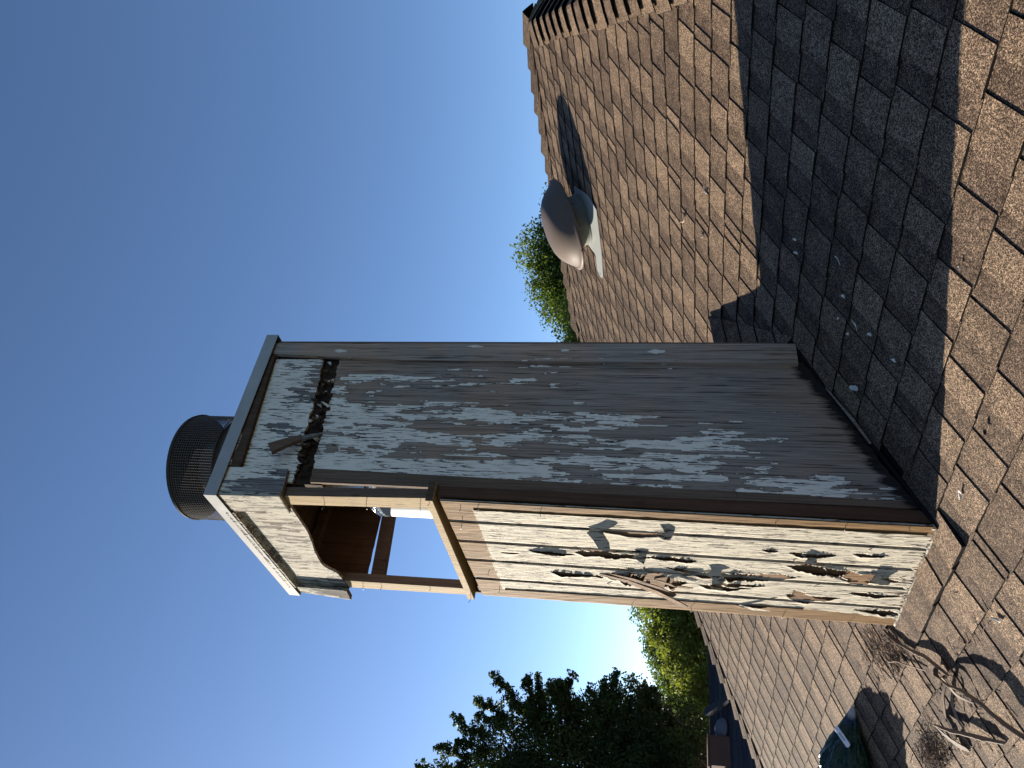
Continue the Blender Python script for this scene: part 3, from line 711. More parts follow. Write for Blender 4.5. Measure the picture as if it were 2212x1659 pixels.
for k_ in range(18):
    z = 2.842+.2*k_/17; ms.tube([(cx_+.2445*math.cos(2*math.pi*a/96), cy_+.2445*math.sin(2*math.pi*a/96), z) for a in range(97)], rw, 4, cap=False)
tag(ms.build('mesh_screen', M['wire'], arr, K), kind='stuff')
for z in (2.836, 3.05):
    ms = MB(); ms.tube([(cx_+.2475*math.cos(2*math.pi*a/64), cy_+.2475*math.sin(2*math.pi*a/64), z) for a in range(65)], .0035, 5, cap=False); ms.build('rim_wire', M['blacksteel'], arr, K)
mb = MB(); pts = [(-.01-.73*i/50, -.005-.002*nz(i, .4, 2), .007+.002*nz(i, .7, 3)) for i in range(51)]; mb.tube(pts, [.0045+.004*abs(nz(i, .5, 9)) for i in range(51)], 6); mb.build('caulk_bead', M['cream_worn'], ch, K, smooth=1)
# base: tar along the foot, small flashing under the front
mb = MB(); pts = [(.006+.005*nz(y, 20, 1), y, T*y+.012) for y in np.linspace(-.01, .80, 60)]; mb.tube(pts, [.007+.006*abs(nz(p[1], 16, 2)) for p in pts], 6); mb.build('tar_seal', M['black'], ch, K, smooth=1)
shard('splinter', [(.028, .30, T*.30+.03), (.030, .40, T*.40+.028), (.026, .55, T*.55+.03)], [.008, .012, .004], M['stub_wood'], .003, side=(0, -.4, .9))
# broken stick stuck in the rotted seam
st = empty('broken_stick', (.02, .25, 2.30), 'short broken stick of grey wood poking out of the rotted seam near the chimney top', 'stick')
shard('stick_body', [(.050, .178, 2.394), (.040, .215, 2.345), (.028, .250, 2.288)], [.052, .040, .026], M['edgewood'], .018, parent=st, side=(0, .55, .84), jag=.15)
shard('stick_tip', [(.029, .247, 2.292), (.018, .268, 2.262), (.006, .291, 2.222)], [.026, .016, .007], M['stub_wood'], .010, parent=st, side=(0, .55, .84))

# small shingled saddle behind the chimney
crk = MB(); cb = empty('chimney_saddle', (-.38, .8, .6), 'small shingled saddle tucked behind the chimney foot, in shadow', 'roof saddle')
A1 = Vector((.05, .80, T*.80)); B1 = Vector((-.38, .80, .612)); C1 = Vector((-.43, 1.43, T*1.43+.012)); A2 = Vector((-.81, .80, T*.80))
for (a, side) in ((A1, 1), (A2, -1)):
    for i in range(5):
        f0, f1 = i/5, (i+1.1)/5
        if i == 4: f1 = 1
        p0, p1 = a.lerp(B1, f0), a.lerp(C1, 0) if False else a.lerp(B1, f1)
        e0 = a.lerp(C1, f0+.0); e1 = a.lerp(C1, f1)
        base = [p0, e0, e1, p1] if side > 0 else [p0, p1, e1, e0]
        nn = (C1-B1).cross(a-B1).normalized(); nn = nn if nn.z > 0 else -nn
        hi = [v+nn*(.014 if v in (p0, e0) else .005) for v in base]
        mb = MB(); mb.add(base+hi, [(4, 5, 6, 7)], 0, rr.uniform(.2, .8)); b0 = 0
        for f in ((0, 1, 5, 4), (1, 2, 6, 5), (2, 3, 7, 6), (3, 0, 4, 7)): mb.f.append(list(f)); mb.mi.append(1); mb.tone.append(.3)
        mb.build('shingle', [M['shingle'], M['edge']], cb)

# ------------------------------------------------------------------ roof vent
vc = Vector((-1.185, 3.266, T*3.266)); vt = empty('roof_vent', vc, 'round brown domed attic vent on a pale metal collar near the ridge', 'roof vent')
mb = MB(); DR = .345
mb.lathe([(0, .300), (.08, .298), (.14, .292), (.19, .279), (.23, .258), (.265, .229), (.292, .199), (.310, .176), (.318, .168), (.322, .164), (.326, .166), (.330, .163), (.340, .157), (.346, .149), (.344, .139), (.336, .134), (.333, .138), (.318, .155), (.28, .20), (.2, .25), (0, .28)], vc, NF, 72)
mb.build('dome', M['dome'], vt, smooth=50)
mb = MB(); mb.lathe([(.205, .0), (.205, .012), (.192, .018), (.192, .026), (.187, .03), (.187, .098), (.180, .098), (.180, .03)], vc, NF, 64); mb.build('collar', M['collar'], vt, smooth=40)
q = N('perforated_light_dots'); lc = q.attr('lc').outputs['Vector']; vv = q.n('ShaderNodeTexVoronoi'); q.l(lc, vv.inputs['Vector']); vv.inputs['Scale'].default_value = 85; vv.inputs['Randomness'].default_value = .15
M['screen'] = q.done(q.mix(q.ramp(vv.outputs['Distance'], .32, .26), (.02, .017, .016), (.35, .33, .30)), .6)  # pale dots paint the light that shows through the perforations
mb = MB(); mb.lathe([(.184, .09), (.184, .20)], vc, NF, 64); mb.build('screen', M['screen'], vt, smooth=1)
mb = MB(); mb.lathe([(.11, .03), (.11, .25)], vc, NF, 32); mb.build('fan_housing', M['blacksteel'], vt, smooth=1)
ux = Vector((1, 0, 0)); us = Vector((0, CT, CT*T))
def vp(a, r, h): return vc + (ux*math.cos(a)+us*math.sin(a))*r + NF*h
for a in (-2.35, -1.2, -.1, 1.1, 2.2, 3.4):
    mb = MB(); tt = Vector((-math.sin(a), 0, 0)); tg = (ux*-math.sin(a)+us*math.cos(a)); rd = (ux*math.cos(a)+us*math.sin(a))
    def P_(r, s_, h): return vc+rd*r+tg*s_+NF*h
    mb.hexa([P_(.188, -.014, .072), P_(.192, -.014, .072), P_(.192, .014, .072), P_(.188, .014, .072), P_(.188, -.014, .118), P_(.192, -.014, .118), P_(.192, .014, .118), P_(.188, .014, .118)])
    mb.hexa([P_(.188, -.014, .118), P_(.25, -.012, .146), P_(.25, .012, .146), P_(.188, .014, .118), P_(.188, -.014, .121), P_(.25, -.012, .149), P_(.25, .012, .149), P_(.188, .014, .121)])
    mb.build('bracket', M['collar'], vt)
for a in (-2.75, -1.55, -.35, .9, 2.0, 3.1):
    mb = MB(); p = vp(a, .346, .149); rd = (ux*math.cos(a)+us*math.sin(a)); mb.tube([p-rd*.004, p+rd*.009], .006, 8); mb.build('screw', M['nail'], vt)
mb = MB(); fpoly = [(-.352, -.262), (-.342, -.300), (-.289, -.334), (-.033, -.364), (.141, -.364), (.32, -.36), (.34, -.2), (.22, .12), (-.20, .12), (-.199, -.066), (-.179, -.205), (-.200, -.214), (-.330, -.214)]
def fpt(p, h): return vc + ux*p[0] + us*p[1] + NF*h
nfl = len(fpoly)
mb.add([fpt(p, .013) for p in fpoly]+[fpt(p, .0165) for p in fpoly], [tuple(range(nfl, 2*nfl))]+[(i, (i+1) % nfl, nfl+(i+1) % nfl, nfl+i) for i in range(nfl)])
mb.build('flashing', M['flash'], vt)
mb = MB(); mb.lathe([(0, .0168), (.010, .0168)], fpt((-.315, -.275), 0), NF, 14); mb.build('screw_hole', M['nail'], vt)

# ------------------------------------------------------------------ rubbish and chips on the roof
def RP(x, y, h=0): return Vector((x, y, T*y)) + NF*(h+.012)
q = N('green_plastic'); o = q.attr('lc').outputs['Vector']; sx = q.n('ShaderNodeSeparateXYZ'); q.l(o, sx.inputs[0])
gcol = q.mix(q.ramp(q.noise(o, 9, 4), .4, .62), (.004, .022, .018), (.012, .040, .016))
gcol = q.mix(q.ramp(q.math('ADD', sx.outputs[0], q.math('MULTIPLY', q.noise(o, 22, 2), .05)), .115, .095), gcol, q.mix(q.ramp(sx.outputs[0], .035, .06), (.50, .51, .50), (.012, .028, .055)))
M['bag'] = q.done(gcol, .34, q.bump(q.noise(o, 16, 3, .6, 1.5), .9, .03)); q.b.inputs['Specular IOR Level'].default_value = .35
bagp = RP(-2.05, -.2); bag = empty('plastic_bag', bagp, 'dark green plastic sack with a white corner, lying left of the chimney', 'bag')
mb = MB(); tip = Vector((-1.685, .030)); HB = 1.25; dv = Vector((-.86, -.51)); pv = Vector((.51, -.86)); vs = []; lcs = []; ns, na = 80, 72
for i in range(ns+1):
    s_ = .78*i/ns
    wv = .70*s_ if s_ < .26 else .182+.05*math.sin((s_-.26)/.52*math.pi)
    hv = .12*(s_/.2) if s_ < .2 else .12+.10*math.sin(min(1, (s_-.2)/.5)*math.pi*.8)
    if s_ > .62: f_ = math.sqrt(max(0, 1-((s_-.62)/.16)**2)); wv *= f_; hv *= f_
    for j in range(na):
        a = 2*math.pi*j/na; c_, sn = math.cos(a), math.sin(a)
        x_ = tip + dv*s_ + pv*(c_*wv*.62-.0); hgt = HB*hv*(.5+.5*sn) 
        f1 = 1+.17*mnoise.noise(Vector((s_*9, c_*2.2, sn*2.2)))+.16*abs(mnoise.noise(Vector((s_*14, c_*4, sn*4))))+.10*abs(mnoise.noise(Vector((s_*34, c_*8, sn*8))))-.05
        p = RP(x_.x + (f1-1)*.12*c_, x_.y, max(-.004, hgt*f1)); vs.append(p); lcs.append((s_, c_*wv, hgt))
mb.add(vs, [(i*na+j, i*na+(j+1) % na, (i+1)*na+(j+1) % na, (i+1)*na+j) for i in range(ns) for j in range(na)], 0, .5, lcs)
mb.build('sack', M['bag'], bag, smooth=1)
q = N('bag_label'); lc = q.attr('lc').outputs['Vector']; wv_ = q.n('ShaderNodeTexWave', bands_direction='X'); q.l(lc, wv_.inputs[0]); wv_.inputs['Scale'].default_value = 60; wv_.inputs['Distortion'].default_value = 3
sx = q.n('ShaderNodeSeparateXYZ'); q.l(lc, sx.inputs[0])
msk = q.math('MULTIPLY', q.math('LESS_THAN', q.math('ABSOLUTE', sx.outputs[0]), .020), q.math('LESS_THAN', q.math('ABSOLUTE', sx.outputs[1]), .007))
M['label'] = q.done(q.mix(q.math('MULTIPLY', msk, q.ramp(wv_.outputs['Fac'], .45, .55)), (.70, .70, .72), (.15, .15, .16)), .35)
mb = MB(); ce = RP(-1.735, -.062, .105); d1 = (Vector((.02, -.17, -.10))).normalized(); d2 = (Vector((-.75, -.25, .30))); d2 = (d2-d1*d2.dot(d1)).normalized(); dn = d1.cross(d2)
if dn.dot(cam_pos-ce) < 0: dn = -dn
pl = [(-.05, -.010), (-.043, -.016), (.043, -.016), (.05, -.010), (.05, .010), (.043, .016), (-.043, .016), (-.05, .010)]
mb.add([ce+d1*a+d2*b+dn*(.012+.004*math.sin(a*60)) for a, b in pl]+[ce+d1*a+d2*b+dn*(.010+.004*math.sin(a*60)) for a, b in pl], [tuple(range(8)), tuple(range(15, 7, -1))]+[(i, (i+1) % 8, 8+(i+1) % 8, 8+i) for i in range(8)], 0, .5, [(a, b, 0) for a, b in pl]*2)
mb.build('label', M['label'], bag)

M['veneer'] = bare('grey_veneer', (.12, .092, .07), (.27, .21, .165)); M['veneer_dark'] = bare('dark_veneer', (.045, .034, .027), (.12, .09, .07))
def strip_thing(label, pts, wid, mat='veneer', th=.003, side=(0, 0, 1), cat='wood strip', group='torn wood strips on the roof'):
    # smooth the path
    pts = [Vector(p) for p in pts]; out_ = []
    for i in range(len(pts)-1):
        p0, p1, p2, p3 = pts[max(i-1, 0)], pts[i], pts[i+1], pts[min(i+2, len(pts)-1)]
        for s_ in range(5):
            u = s_/5; out_.append(.5*((2*p1)+(-p0+p2)*u+(2*p0-5*p1+4*p2-p3)*u*u+(-p0+3*p1-3*p2+p3)*u**3))
    out_.append(pts[-1]); n_ = len(out_)
    ws = [.78*np.interp(i/(n_-1), np.linspace(0, 1, len(wid)), wid) for i in range(n_)]
    wp = [p.copy() for p in out_]
    o = None
    mb = MB(); vs = []
    for k_, p in enumerate(wp):
        d = (wp[min(k_+1, n_-1)]-wp[max(k_-1, 0)]).normalized(); s_ = Vector(side); s_ = (s_-d*s_.dot(d)).normalized(); nn = d.cross(s_)
        w1 = ws[k_]*.5*(1+.35*nz(k_, .9, 3)+.3*nz(k_, 3.1, 4)); w2 = ws[k_]*.5*(1+.25*nz(k_, .7, 8))
        vs += [p+s_*w1+nn*th*.5, p-s_*w2+nn*th*.5, p-s_*w2-nn*th*.5, p+s_*w1-nn*th*.5]
    F = []
    for k_ in range(n_-1):
        a, b = 4*k_, 4*k_+4; F += [(a, a+1, b+1, b), (a+1, a+2, b+2, b+1), (a+2, a+3, b+3, b+2), (a+3, a, b, b+3)]
    F += [(3, 2, 1, 0), (4*n_-4, 4*n_-3, 4*n_-2, 4*n_-1)]
    L = [0]
    for k_ in range(1, n_): L.append(L[-1]+(wp[k_]-wp[k_-1]).length)
    lcs = []
    for k_ in range(n_): lcs += [(.02, 0, L[k_]), (0, 0, L[k_]), (0, .003, L[k_]), (.02, .003, L[k_])]
    mb.add(vs, F, 0, .5, lcs); o = mb.build('wood_strip', M[mat]); tag(o, label, cat, group); return o
S = lambda x, y, h: RP(x, y, h)
strip_thing('long thin pale wood strip curving from the chimney foot towards the heap', [S(-.835, .030, .004), S(-.79, -.03, .010), S(-.71, -.10, .012), S(-.63, -.150, .018), S(-.58, -.20, .022), S(-.548, -.25, .018)], [.012, .022, .018, .026, .024, .012], side=(.55, -.6, .35))
strip_thing('widest wood strip, arching off the roof towards the bottom right corner', [S(-.60, -.235, .030), S(-.54, -.275, .045), S(-.46, -.32, .052), S(-.40, -.38, .050), S(-.37, -.44, .045), S(-.30, -.54, .03), S(-.26, -.62, .01)], [.012, .018, .026, .034, .036, .036, .02], side=(.6, -.45, .45))
strip_thing('straight grey wood strip lying lowest in the heap, its end tapering to a point', [S(-.885, -.300, .030), S(-.80, -.345, .028), S(-.68, -.40, .022), S(-.60, -.44, .014), S(-.525, -.475, .006)], [.010, .022, .026, .026, .018], side=(.5, -.6, .4))
strip_thing('short broad flap of wood folded below the straight grey strip', [S(-.885, -.302, .028), S(-.875, -.345, .020), S(-.85, -.385, .010), S(-.815, -.415, .002)], [.012, .045, .055, .02], 'veneer_dark', side=(.8, .1, .3))
strip_thing('dark upright strip crossing the middle of the heap', [S(-.585, -.255, .020), S(-.66, -.27, .026), S(-.74, -.295, .020), S(-.81, -.31, .010)], [.018, .022, .026, .03], 'veneer_dark', side=(.2, .9, .2))
strip_thing('thin twisted strip running beside the dark upright one', [S(-.575, -.275, .012), S(-.63, -.30, .025), S(-.69, -.335, .020), S(-.735, -.375, .006)], [.008, .012, .010, .006], side=(.5, .4, .5))
strip_thing('short pale splintered strip at the knot of the heap', [S(-.60, -.235, .020), S(-.57, -.27, .030), S(-.555, -.31, .030), S(-.53, -.35, .010)], [.02, .026, .018, .006], side=(.8, .4, .3))
strip_thing('small dark curl of wood at the head of the heap', [S(-.60, -.20, .01), S(-.615, -.215, .024), S(-.61, -.235, .022), S(-.59, -.24, .008)], [.02, .022, .02, .016], 'veneer_dark', side=(.3, .2, .9))
strip_thing('hair thin pale curl above the start of the long strip', [S(-.99, -.02, .004), S(-.94, -.05, .018), S(-.88, -.075, .014), S(-.83, -.11, .008), S(-.72, -.175, .003)], [.006, .010, .008, .006, .003], side=(.55, -.6, .35))
strip_thing('little hooked strip between the needles and the chimney foot', [S(-1.10, -.02, .003), S(-1.06, -.035, .014), S(-1.045, -.06, .014), S(-1.06, -.08, .004)], [.006, .010, .010, .004], side=(.55, -.6, .35))
def chip(p, L, wd, ang, label, name='paint_chip', cat='paint chip', mat='oldpaint', h=.0, grp='paint chips fallen on the roof', n=9):
    mb = MB(); ring = []; 
    for i in range(n):
        a = 2*math.pi*i/n; r1 = 1+.3*rr.uniform(-1, 1); x, y = L*.5*math.cos(a)*r1, wd*.5*math.sin(a)*r1
        ring.append((x*math.cos(ang)-y*math.sin(ang), x*math.sin(ang)+y*math.cos(ang), .006*abs(math.cos(a))*(1 if L < .06 else 1.5)))
    o0 = RP(p[0], p[1], h)
    def W_(r_, e): return o0 + ux*r_[0] + us*r_[1] + NF*(r_[2]+e)
    mb.add([W_(r_, 0) for r_ in ring]+[W_(r_, .0015) for r_ in ring], [tuple(range(n, 2*n))]+[(i, (i+1) % n, n+(i+1) % n, n+i) for i in range(n)], 0, .5)
    o = mb.build(name, M[mat]); tag(o, label, cat, grp); return o
chip((.168, .447), .052, .022, 2.3, 'largest pale paint chip, lying in the shade close to the foot of the grey panel')
chip((.232, -.024), .032, .013, .5, 'cream paint chip in full sun on the shingles just below the chimney corner')
chip((.503, .848), .022, .010, 1.8, 'upper of two small paint chips side by side in the chimney shadow')
chip((.455, .833), .024, .010, 1.9, 'lower of two small paint chips side by side in the chimney shadow')
chip((.481, .574), .020, .011, 2.0, 'small paint chip in the middle of the chimney shadow')
chip((.446, .433), .026, .011, 2.2, 'speckled paint chip in the shade, level with the largest chip')
chip((.357, .522), .018, .009, 2.2, 'tiny paint chip in the shade above the largest chip')
chip((.445, .320), .018, .010, 1.9, 'paint chip in the shade nearest the sunlit edge')
chip((.376, .581), .010, .006, .2, 'square speck of paint beside the grey trim board foot')
chip((.912, .206), .010, .006, .8, 'pale speck of paint far right in the shadow near its lower edge')
chip((.593, .629), .034, .003, 1.2, 'thin pale splinter in the chimney shadow pointing at the panel', 'wood_splinter', 'splinter', grp='splinters on the roof')
chip((.42, .50), .036, .003, 1.1, 'thin pale splinter low in the chimney shadow', 'wood_splinter', 'splinter', grp='splinters on the roof')
chip((-.025, 1.679), .075, .014, 2.4, 'curved tan bark sliver on the sunlit slope right of the chimney', 'bark_sliver', 'bark', 'veneer', .004, 'slivers on the sunlit slope')
chip((.013, 1.501), .04, .010, 2.3, 'small tan sliver below the curved bark sliver', 'bark_sliver', 'bark', 'veneer', .002, 'slivers on the sunlit slope')
chip((.290, 1.486), .022, .008, .3, 'upper of two tiny pale crumbs above the chimney shadow', cat='paint chip')
chip((.276, 1.471), .026, .007, 1.9, 'lower of two tiny pale crumbs above the chimney shadow', cat='paint chip')
chip((-1.235, -.04), .06, .014, 1.1, 'pale flat wood chip lying alone on the sunny shingles left of the chimney', 'wood_chip', 'wood chip', 'veneer', .002, 'chips left of the chimney')
chip((-.065, -.271), .040, .010, 2.4, 'white wood chip in the sun right of the wood strips', 'wood_chip', 'wood chip', 'oldpaint', .0, 'chips left of the chimney')
chip((-.832, .20), .034, .013, 1.2, 'white paint chip against the left side of the chimney')
chip((.527, -.013), .02, .014, .8, 'dark crumb on the sunny shingles right of the chimney corner', 'bark_sliver', 'bark', 'black', .0, 'slivers on the sunlit slope')
chip((1.12, 1.62), .07, .02, 2.6, 'white paint chip at the far right end of the sunlit slope')
# needle litter: too many to count
def litter(cx__, cy__, sx_, sy_, n, mats, seed, ang0=None, up_h=.02):
    r_ = random.Random(seed); mb = MB()
    for i in range(n):
        x, y = r_.gauss(cx__, sx_), r_.gauss(cy__, sy_); a = (ang0 if ang0 is not None else 0)+r_.gauss(0, .5 if ang0 is not None else 3); L = r_.uniform(.015, .06)
        h0, h1 = abs(r_.gauss(0, up_h)), abs(r_.gauss(0, up_h)); bend = r_.uniform(-.012, .012)
        p0 = RP(x-L/2*math.cos(a), y-L/2*math.sin(a), h0*.6); p2 = RP(x+L/2*math.cos(a), y+L/2*math.sin(a), h1*.6); p1 = (p0+p2)/2+Vector((-math.sin(a), math.cos(a), .3))*bend
        mb.tube([p0, p1, p2], r_.uniform(.0006, .0015), 3, r_.choice(range(len(mats))), .5, cap=False)
    return mb
lm = [M['veneer_dark'], M['rot'], M['veneer']]
tag(litter(-1.13, -.335, .075, .035, 330, lm, 1, None, .025).build('needle_litter', lm), 'tangle of brown needles and twigs under the wood strips', 'litter', kind='stuff')
tag(litter(-.90, -.045, .06, .03, 130, lm, 2, 1.75, .008).build('needle_litter', lm), 'dark needles washed down the shingle joints beside the chimney foot', 'litter', kind='stuff')
tag(litter(-1.02, .03, .10, .04, 120, lm, 3, 1.75, .006).build('needle_litter', lm), 'scattered needles uphill of the chimney foot, left side', 'litter', kind='stuff')
tag(litter(-.7, -.3, .28, .12, 110, lm, 4, None, .004).build('needle_litter', lm), 'loose needles spread thinly round the wood strips', 'litter', kind='stuff')

# ------------------------------------------------------------------ trees
def leaf_mat(name, a, b, tr=.35):
    q = N(name); t_ = q.attr('tone').outputs['Fac']; c = q.mix(t_, a, b)
    tl = q.n('ShaderNodeBsdfTranslucent'); q.l(q.mix(1, c, (1.3, 1.35, .6), 'MULTIPLY'), tl.inputs[0]); mx = q.n('ShaderNodeMixShader'); mx.inputs[0].default_value = tr
    q.l(c, q.b.inputs['Base Color']); q.b.inputs['Roughness'].default_value = .55
    q.l(q.b.outputs[0], mx.inputs[1]); q.l(tl.outputs[0], mx.inputs[2]); q.l(mx.outputs[0], q.t.nodes['Material Output'].inputs[0]); return q.m
M['leaf_mid'] = leaf_mat('leaf_mid_green', (.022, .045, .012), (.11, .145, .035))
M['leaf_yel'] = leaf_mat('leaf_yellow_green', (.06, .085, .018), (.17, .185, .045), .4)
M['leaf_dark'] = leaf_mat('leaf_dark_green', (.014, .028, .012), (.072, .088, .028), .28)
M['bark'] = bare('tree_bark', (.06, .045, .035), (.13, .10, .08), bump=1)
def leaves(centers, sig, n, size, seed, tone_fn=None):
    g_ = np.random.default_rng(seed); c = np.asarray(centers, float); w_ = c[:, 3]**2 if c.shape[1] > 3 else np.ones(len(c)); k_ = g_.choice(len(c), n, p=w_/w_.sum())
    u_ = g_.normal(size=(n, 3)); u_ /= np.linalg.norm(u_, axis=1)[:, None]; u_ *= (g_.uniform(0, 1, n)**.45*1.5)[:, None]
    p = c[k_, :3] + u_*(c[k_, 3:4] if c.shape[1] > 3 else sig)
    d = g_.normal(size=(n, 3)); d /= np.linalg.norm(d, axis=1)[:, None]; e = g_.normal(size=(n, 3)); e -= d*(d*e).sum(1)[:, None]; e /= np.linalg.norm(e, axis=1)[:, None]
    s_ = size*g_.uniform(.6, 1.3, n)[:, None]
    v = np.stack([p-d*s_*.5, p+e*s_*.26, p+d*s_*.5, p-e*s_*.26], 1).reshape(-1, 3)
    tone = np.clip((k_*7919 % 101)/101*.55+g_.uniform(0, .45, n), 0, 1)
    return v, tone
def leaf_obj(name, v, tone, mat, parent):
    n = len(v)//4; me = bpy.data.meshes.new(name); L = parent.location; v = v-np.array(L)[None]
    me.vertices.add(4*n); me.vertices.foreach_set('co', v.astype(np.float32).ravel()); me.loops.add(4*n); me.loops.foreach_set('vertex_index', np.arange(4*n, dtype=np.int32))
    me.polygons.add(n); me.polygons.foreach_set('loop_start', np.arange(0, 4*n, 4, dtype=np.int32)); me.update(calc_edges=True)
    me.attributes.new('tone', 'FLOAT', 'FACE').data.foreach_set('value', tone.astype(np.float32)); me.materials.append(mat)
    o = bpy.data.objects.new(name, me); col.objects.link(o); o.parent = parent; return o
def dirv(az, el): return Vector((math.sin(R(az))*math.cos(R(el)), math.cos(R(az))*math.cos(R(el)), math.sin(R(el))))
def at(az, el, d): return cam_pos + dirv(az, el)*d
def tree(label, base, blobs, nleaf, size, mat, seed, nclump=120, csig=.22, spires=(), group=None, trunk=.22, fork=.45, sps=1):
    """blobs: (x,y,z,rx,rz) crown volumes; spires: (x,y,z, dx,dy,dz, length) leafy shoots standing out of the crown"""
    r_ = random.Random(seed); base = Vector(base); t_ = empty('tree', base, label, 'tree', group)
    tr = MB(); top = Vector((sum(b[0] for b in blobs)/len(blobs), sum(b[1] for b in blobs)/len(blobs), min(b[2] for b in blobs)))
    fk = base.lerp(top, fork); tr.tube([base, base.lerp(fk, .5)+Vector((.1, -.05, 0)), fk], [trunk, trunk*.8, trunk*.65], 8)
    cl = []
    for b in blobs:
        c = Vector(b[:3]); mid = fk.lerp(c, .55)+Vector((r_.uniform(-.3, .3), r_.uniform(-.3, .3), -.2)); tr.tube([fk, mid, c+Vector((0, 0, b[4]*.4))], [trunk*.5, trunk*.3, trunk*.08], 6)
        k_ = max(6, int(nclump*b[3]**2/sum(q_[3]**2 for q_ in blobs)))
        for i in range(k_):
            u = Vector((r_.gauss(0, 1), r_.gauss(0, 1), r_.gauss(0, 1))).normalized(); rad = r_.uniform(.45, 1.0)**.6
            p = c+Vector((u.x*b[3]*rad, u.y*b[3]*rad, u.z*b[4]*rad)); cl.append((p.x, p.y, p.z, csig*r_.uniform(.55, 1.25)))
            if i % 4 == 0: tr.tube([mid, (mid+p)/2+Vector((0, 0, .1)), p], [trunk*.14, trunk*.08, trunk*.03], 4, cap=False)
    for s_ in spires:
        p = Vector(s_[:3]); d = Vector(s_[3:6]).normalized(); L = s_[6]; q_ = p+d*L; ax = d.orthogonal().normalized()*r_.uniform(-.15, .15)*L
        pts = [p, p.lerp(q_, .5)+ax, q_]; tr.tube(pts, [.03, .018, .006], 4, cap=False)
        nn_ = int(L/.09)+2
        for i in range(nn_):
            u = i/(nn_-1); gapk = r_.random() < .18
            pt = (p*(1-u)**2+(p.lerp(q_, .5)+ax*2)*2*u*(1-u)+q_*u*u); cl.append((pt.x, pt.y, pt.z, sps*((.085*(1-u)**.9*max(.5, L/1.6/sps))*(.35 if gapk else 1)*r_.uniform(.5, 1.2)+.028)))
            for _ in range(2 if r_.random() < .6 else 1):
                sd_ = Vector((r_.gauss(0, 1), r_.gauss(0, 1), r_.uniform(-.1, 1))).normalized()*(.16+.36*(1-u)*L*.6)*r_.uniform(.4, 1.4)
                for z_ in (.3, .55, .8, 1): pq = pt+sd_*z_; cl.append((pq.x, pq.y, pq.z, .045*sps))
    tr.build('trunk', M['bark'], t_, smooth=1)
    v, tn = leaves(cl, csig, nleaf, size, seed); leaf_obj('crown', v, tn, mat, t_); return t_
def blob(az, el, d, r_, rz=None): p = at(az, el, d); return (p.x, p.y, p.z, r_, rz or r_)
# tree beyond the ridge, right of the chimney
b = [blob(-37.9, 7.8, 17, .75, .6), blob(-39.5, 8.7, 17, .85, .75), blob(-41.6, 8.0, 17.3, .95, .8), blob(-44.0, 6.7, 17, .9, .7), blob(-47, 5.6, 17, 1.0, .8), blob(-40, 5.5, 17.5, 1.6, 1.2), blob(-45, 4.0, 17.5, 1.6, 1.2)]
sp = []
for az, el in ((-36.8, 8.2), (-37.9, 9.4), (-38.9, 10.2), (-40.2, 10.5), (-41.2, 10.2), (-42.2, 9.3), (-43.3, 8.6), (-44.5, 8.0), (-46, 7.2)):
    p = at(az, el-1.1, 17); sp.append((p.x, p.y, p.z, rr.uniform(-.6, .6), rr.uniform(-.6, .6), .9, rr.uniform(.35, .6)))
p = at(-41.5, 0, 17.2); tree('deep green tree rising just behind the ridge between the vent and the chimney', (p.x, p.y, GZ), b, 120000, .075, M['leaf_mid'], 21, 700, .30, sp, 'trees beyond the roof')
b = [blob(-43.3, 6.4, 14, .6, .5), blob(-45.4, 5.8, 14, .75, .55), blob(-48, 5, 14, .9, .6), blob(-41.8, 5.3, 14.4, .7, .5), blob(-45, 3.0, 14.5, 1.4, 1)]
p = at(-45, 0, 14.3); tree('bright yellow green tree in front of the deep green one behind the ridge', (p.x, p.y, GZ), b, 45000, .08, M['leaf_yel'], 22, 260, .28, (), 'trees beyond the roof')
# far trees left of the chimney
b = [blob(-62, 1.9, 42, 2.4, 1.5), blob(-64.5, 1.6, 42, 1.9, 1.4), blob(-66.6, 1.35, 42, 1.6, 1.2), blob(-68, .6, 42, 1.7, 1.1), blob(-64, -.8, 42, 3.6, 1.8), blob(-68, -1, 42, 3, 1.8)]
p = at(-65, 0, 42); tree('rounded sunlit green tree far off just left of the chimney', (p.x, p.y, GZ), b, 50000, .17, M['leaf_yel'], 23, 420, .36, (), 'trees beyond the roof', .35)
b = [blob(-65.4, 2.3, 47, 1.9, 1.2), blob(-67.4, 2.0, 47, 1.5, 1.0), blob(-69.2, 1.0, 46, 1.9, 1.3), blob(-71, .3, 45, 2.2, 1.4), blob(-69, -1, 46, 4, 2), blob(-73.5, -.6, 44, 2.6, 1.6)]
p = at(-69, 0, 46); tree('darker blue green tree behind the rounded sunlit one', (p.x, p.y, GZ), b, 50000, .17, M['leaf_mid'], 24, 420, .38, (), 'trees beyond the roof', .35)
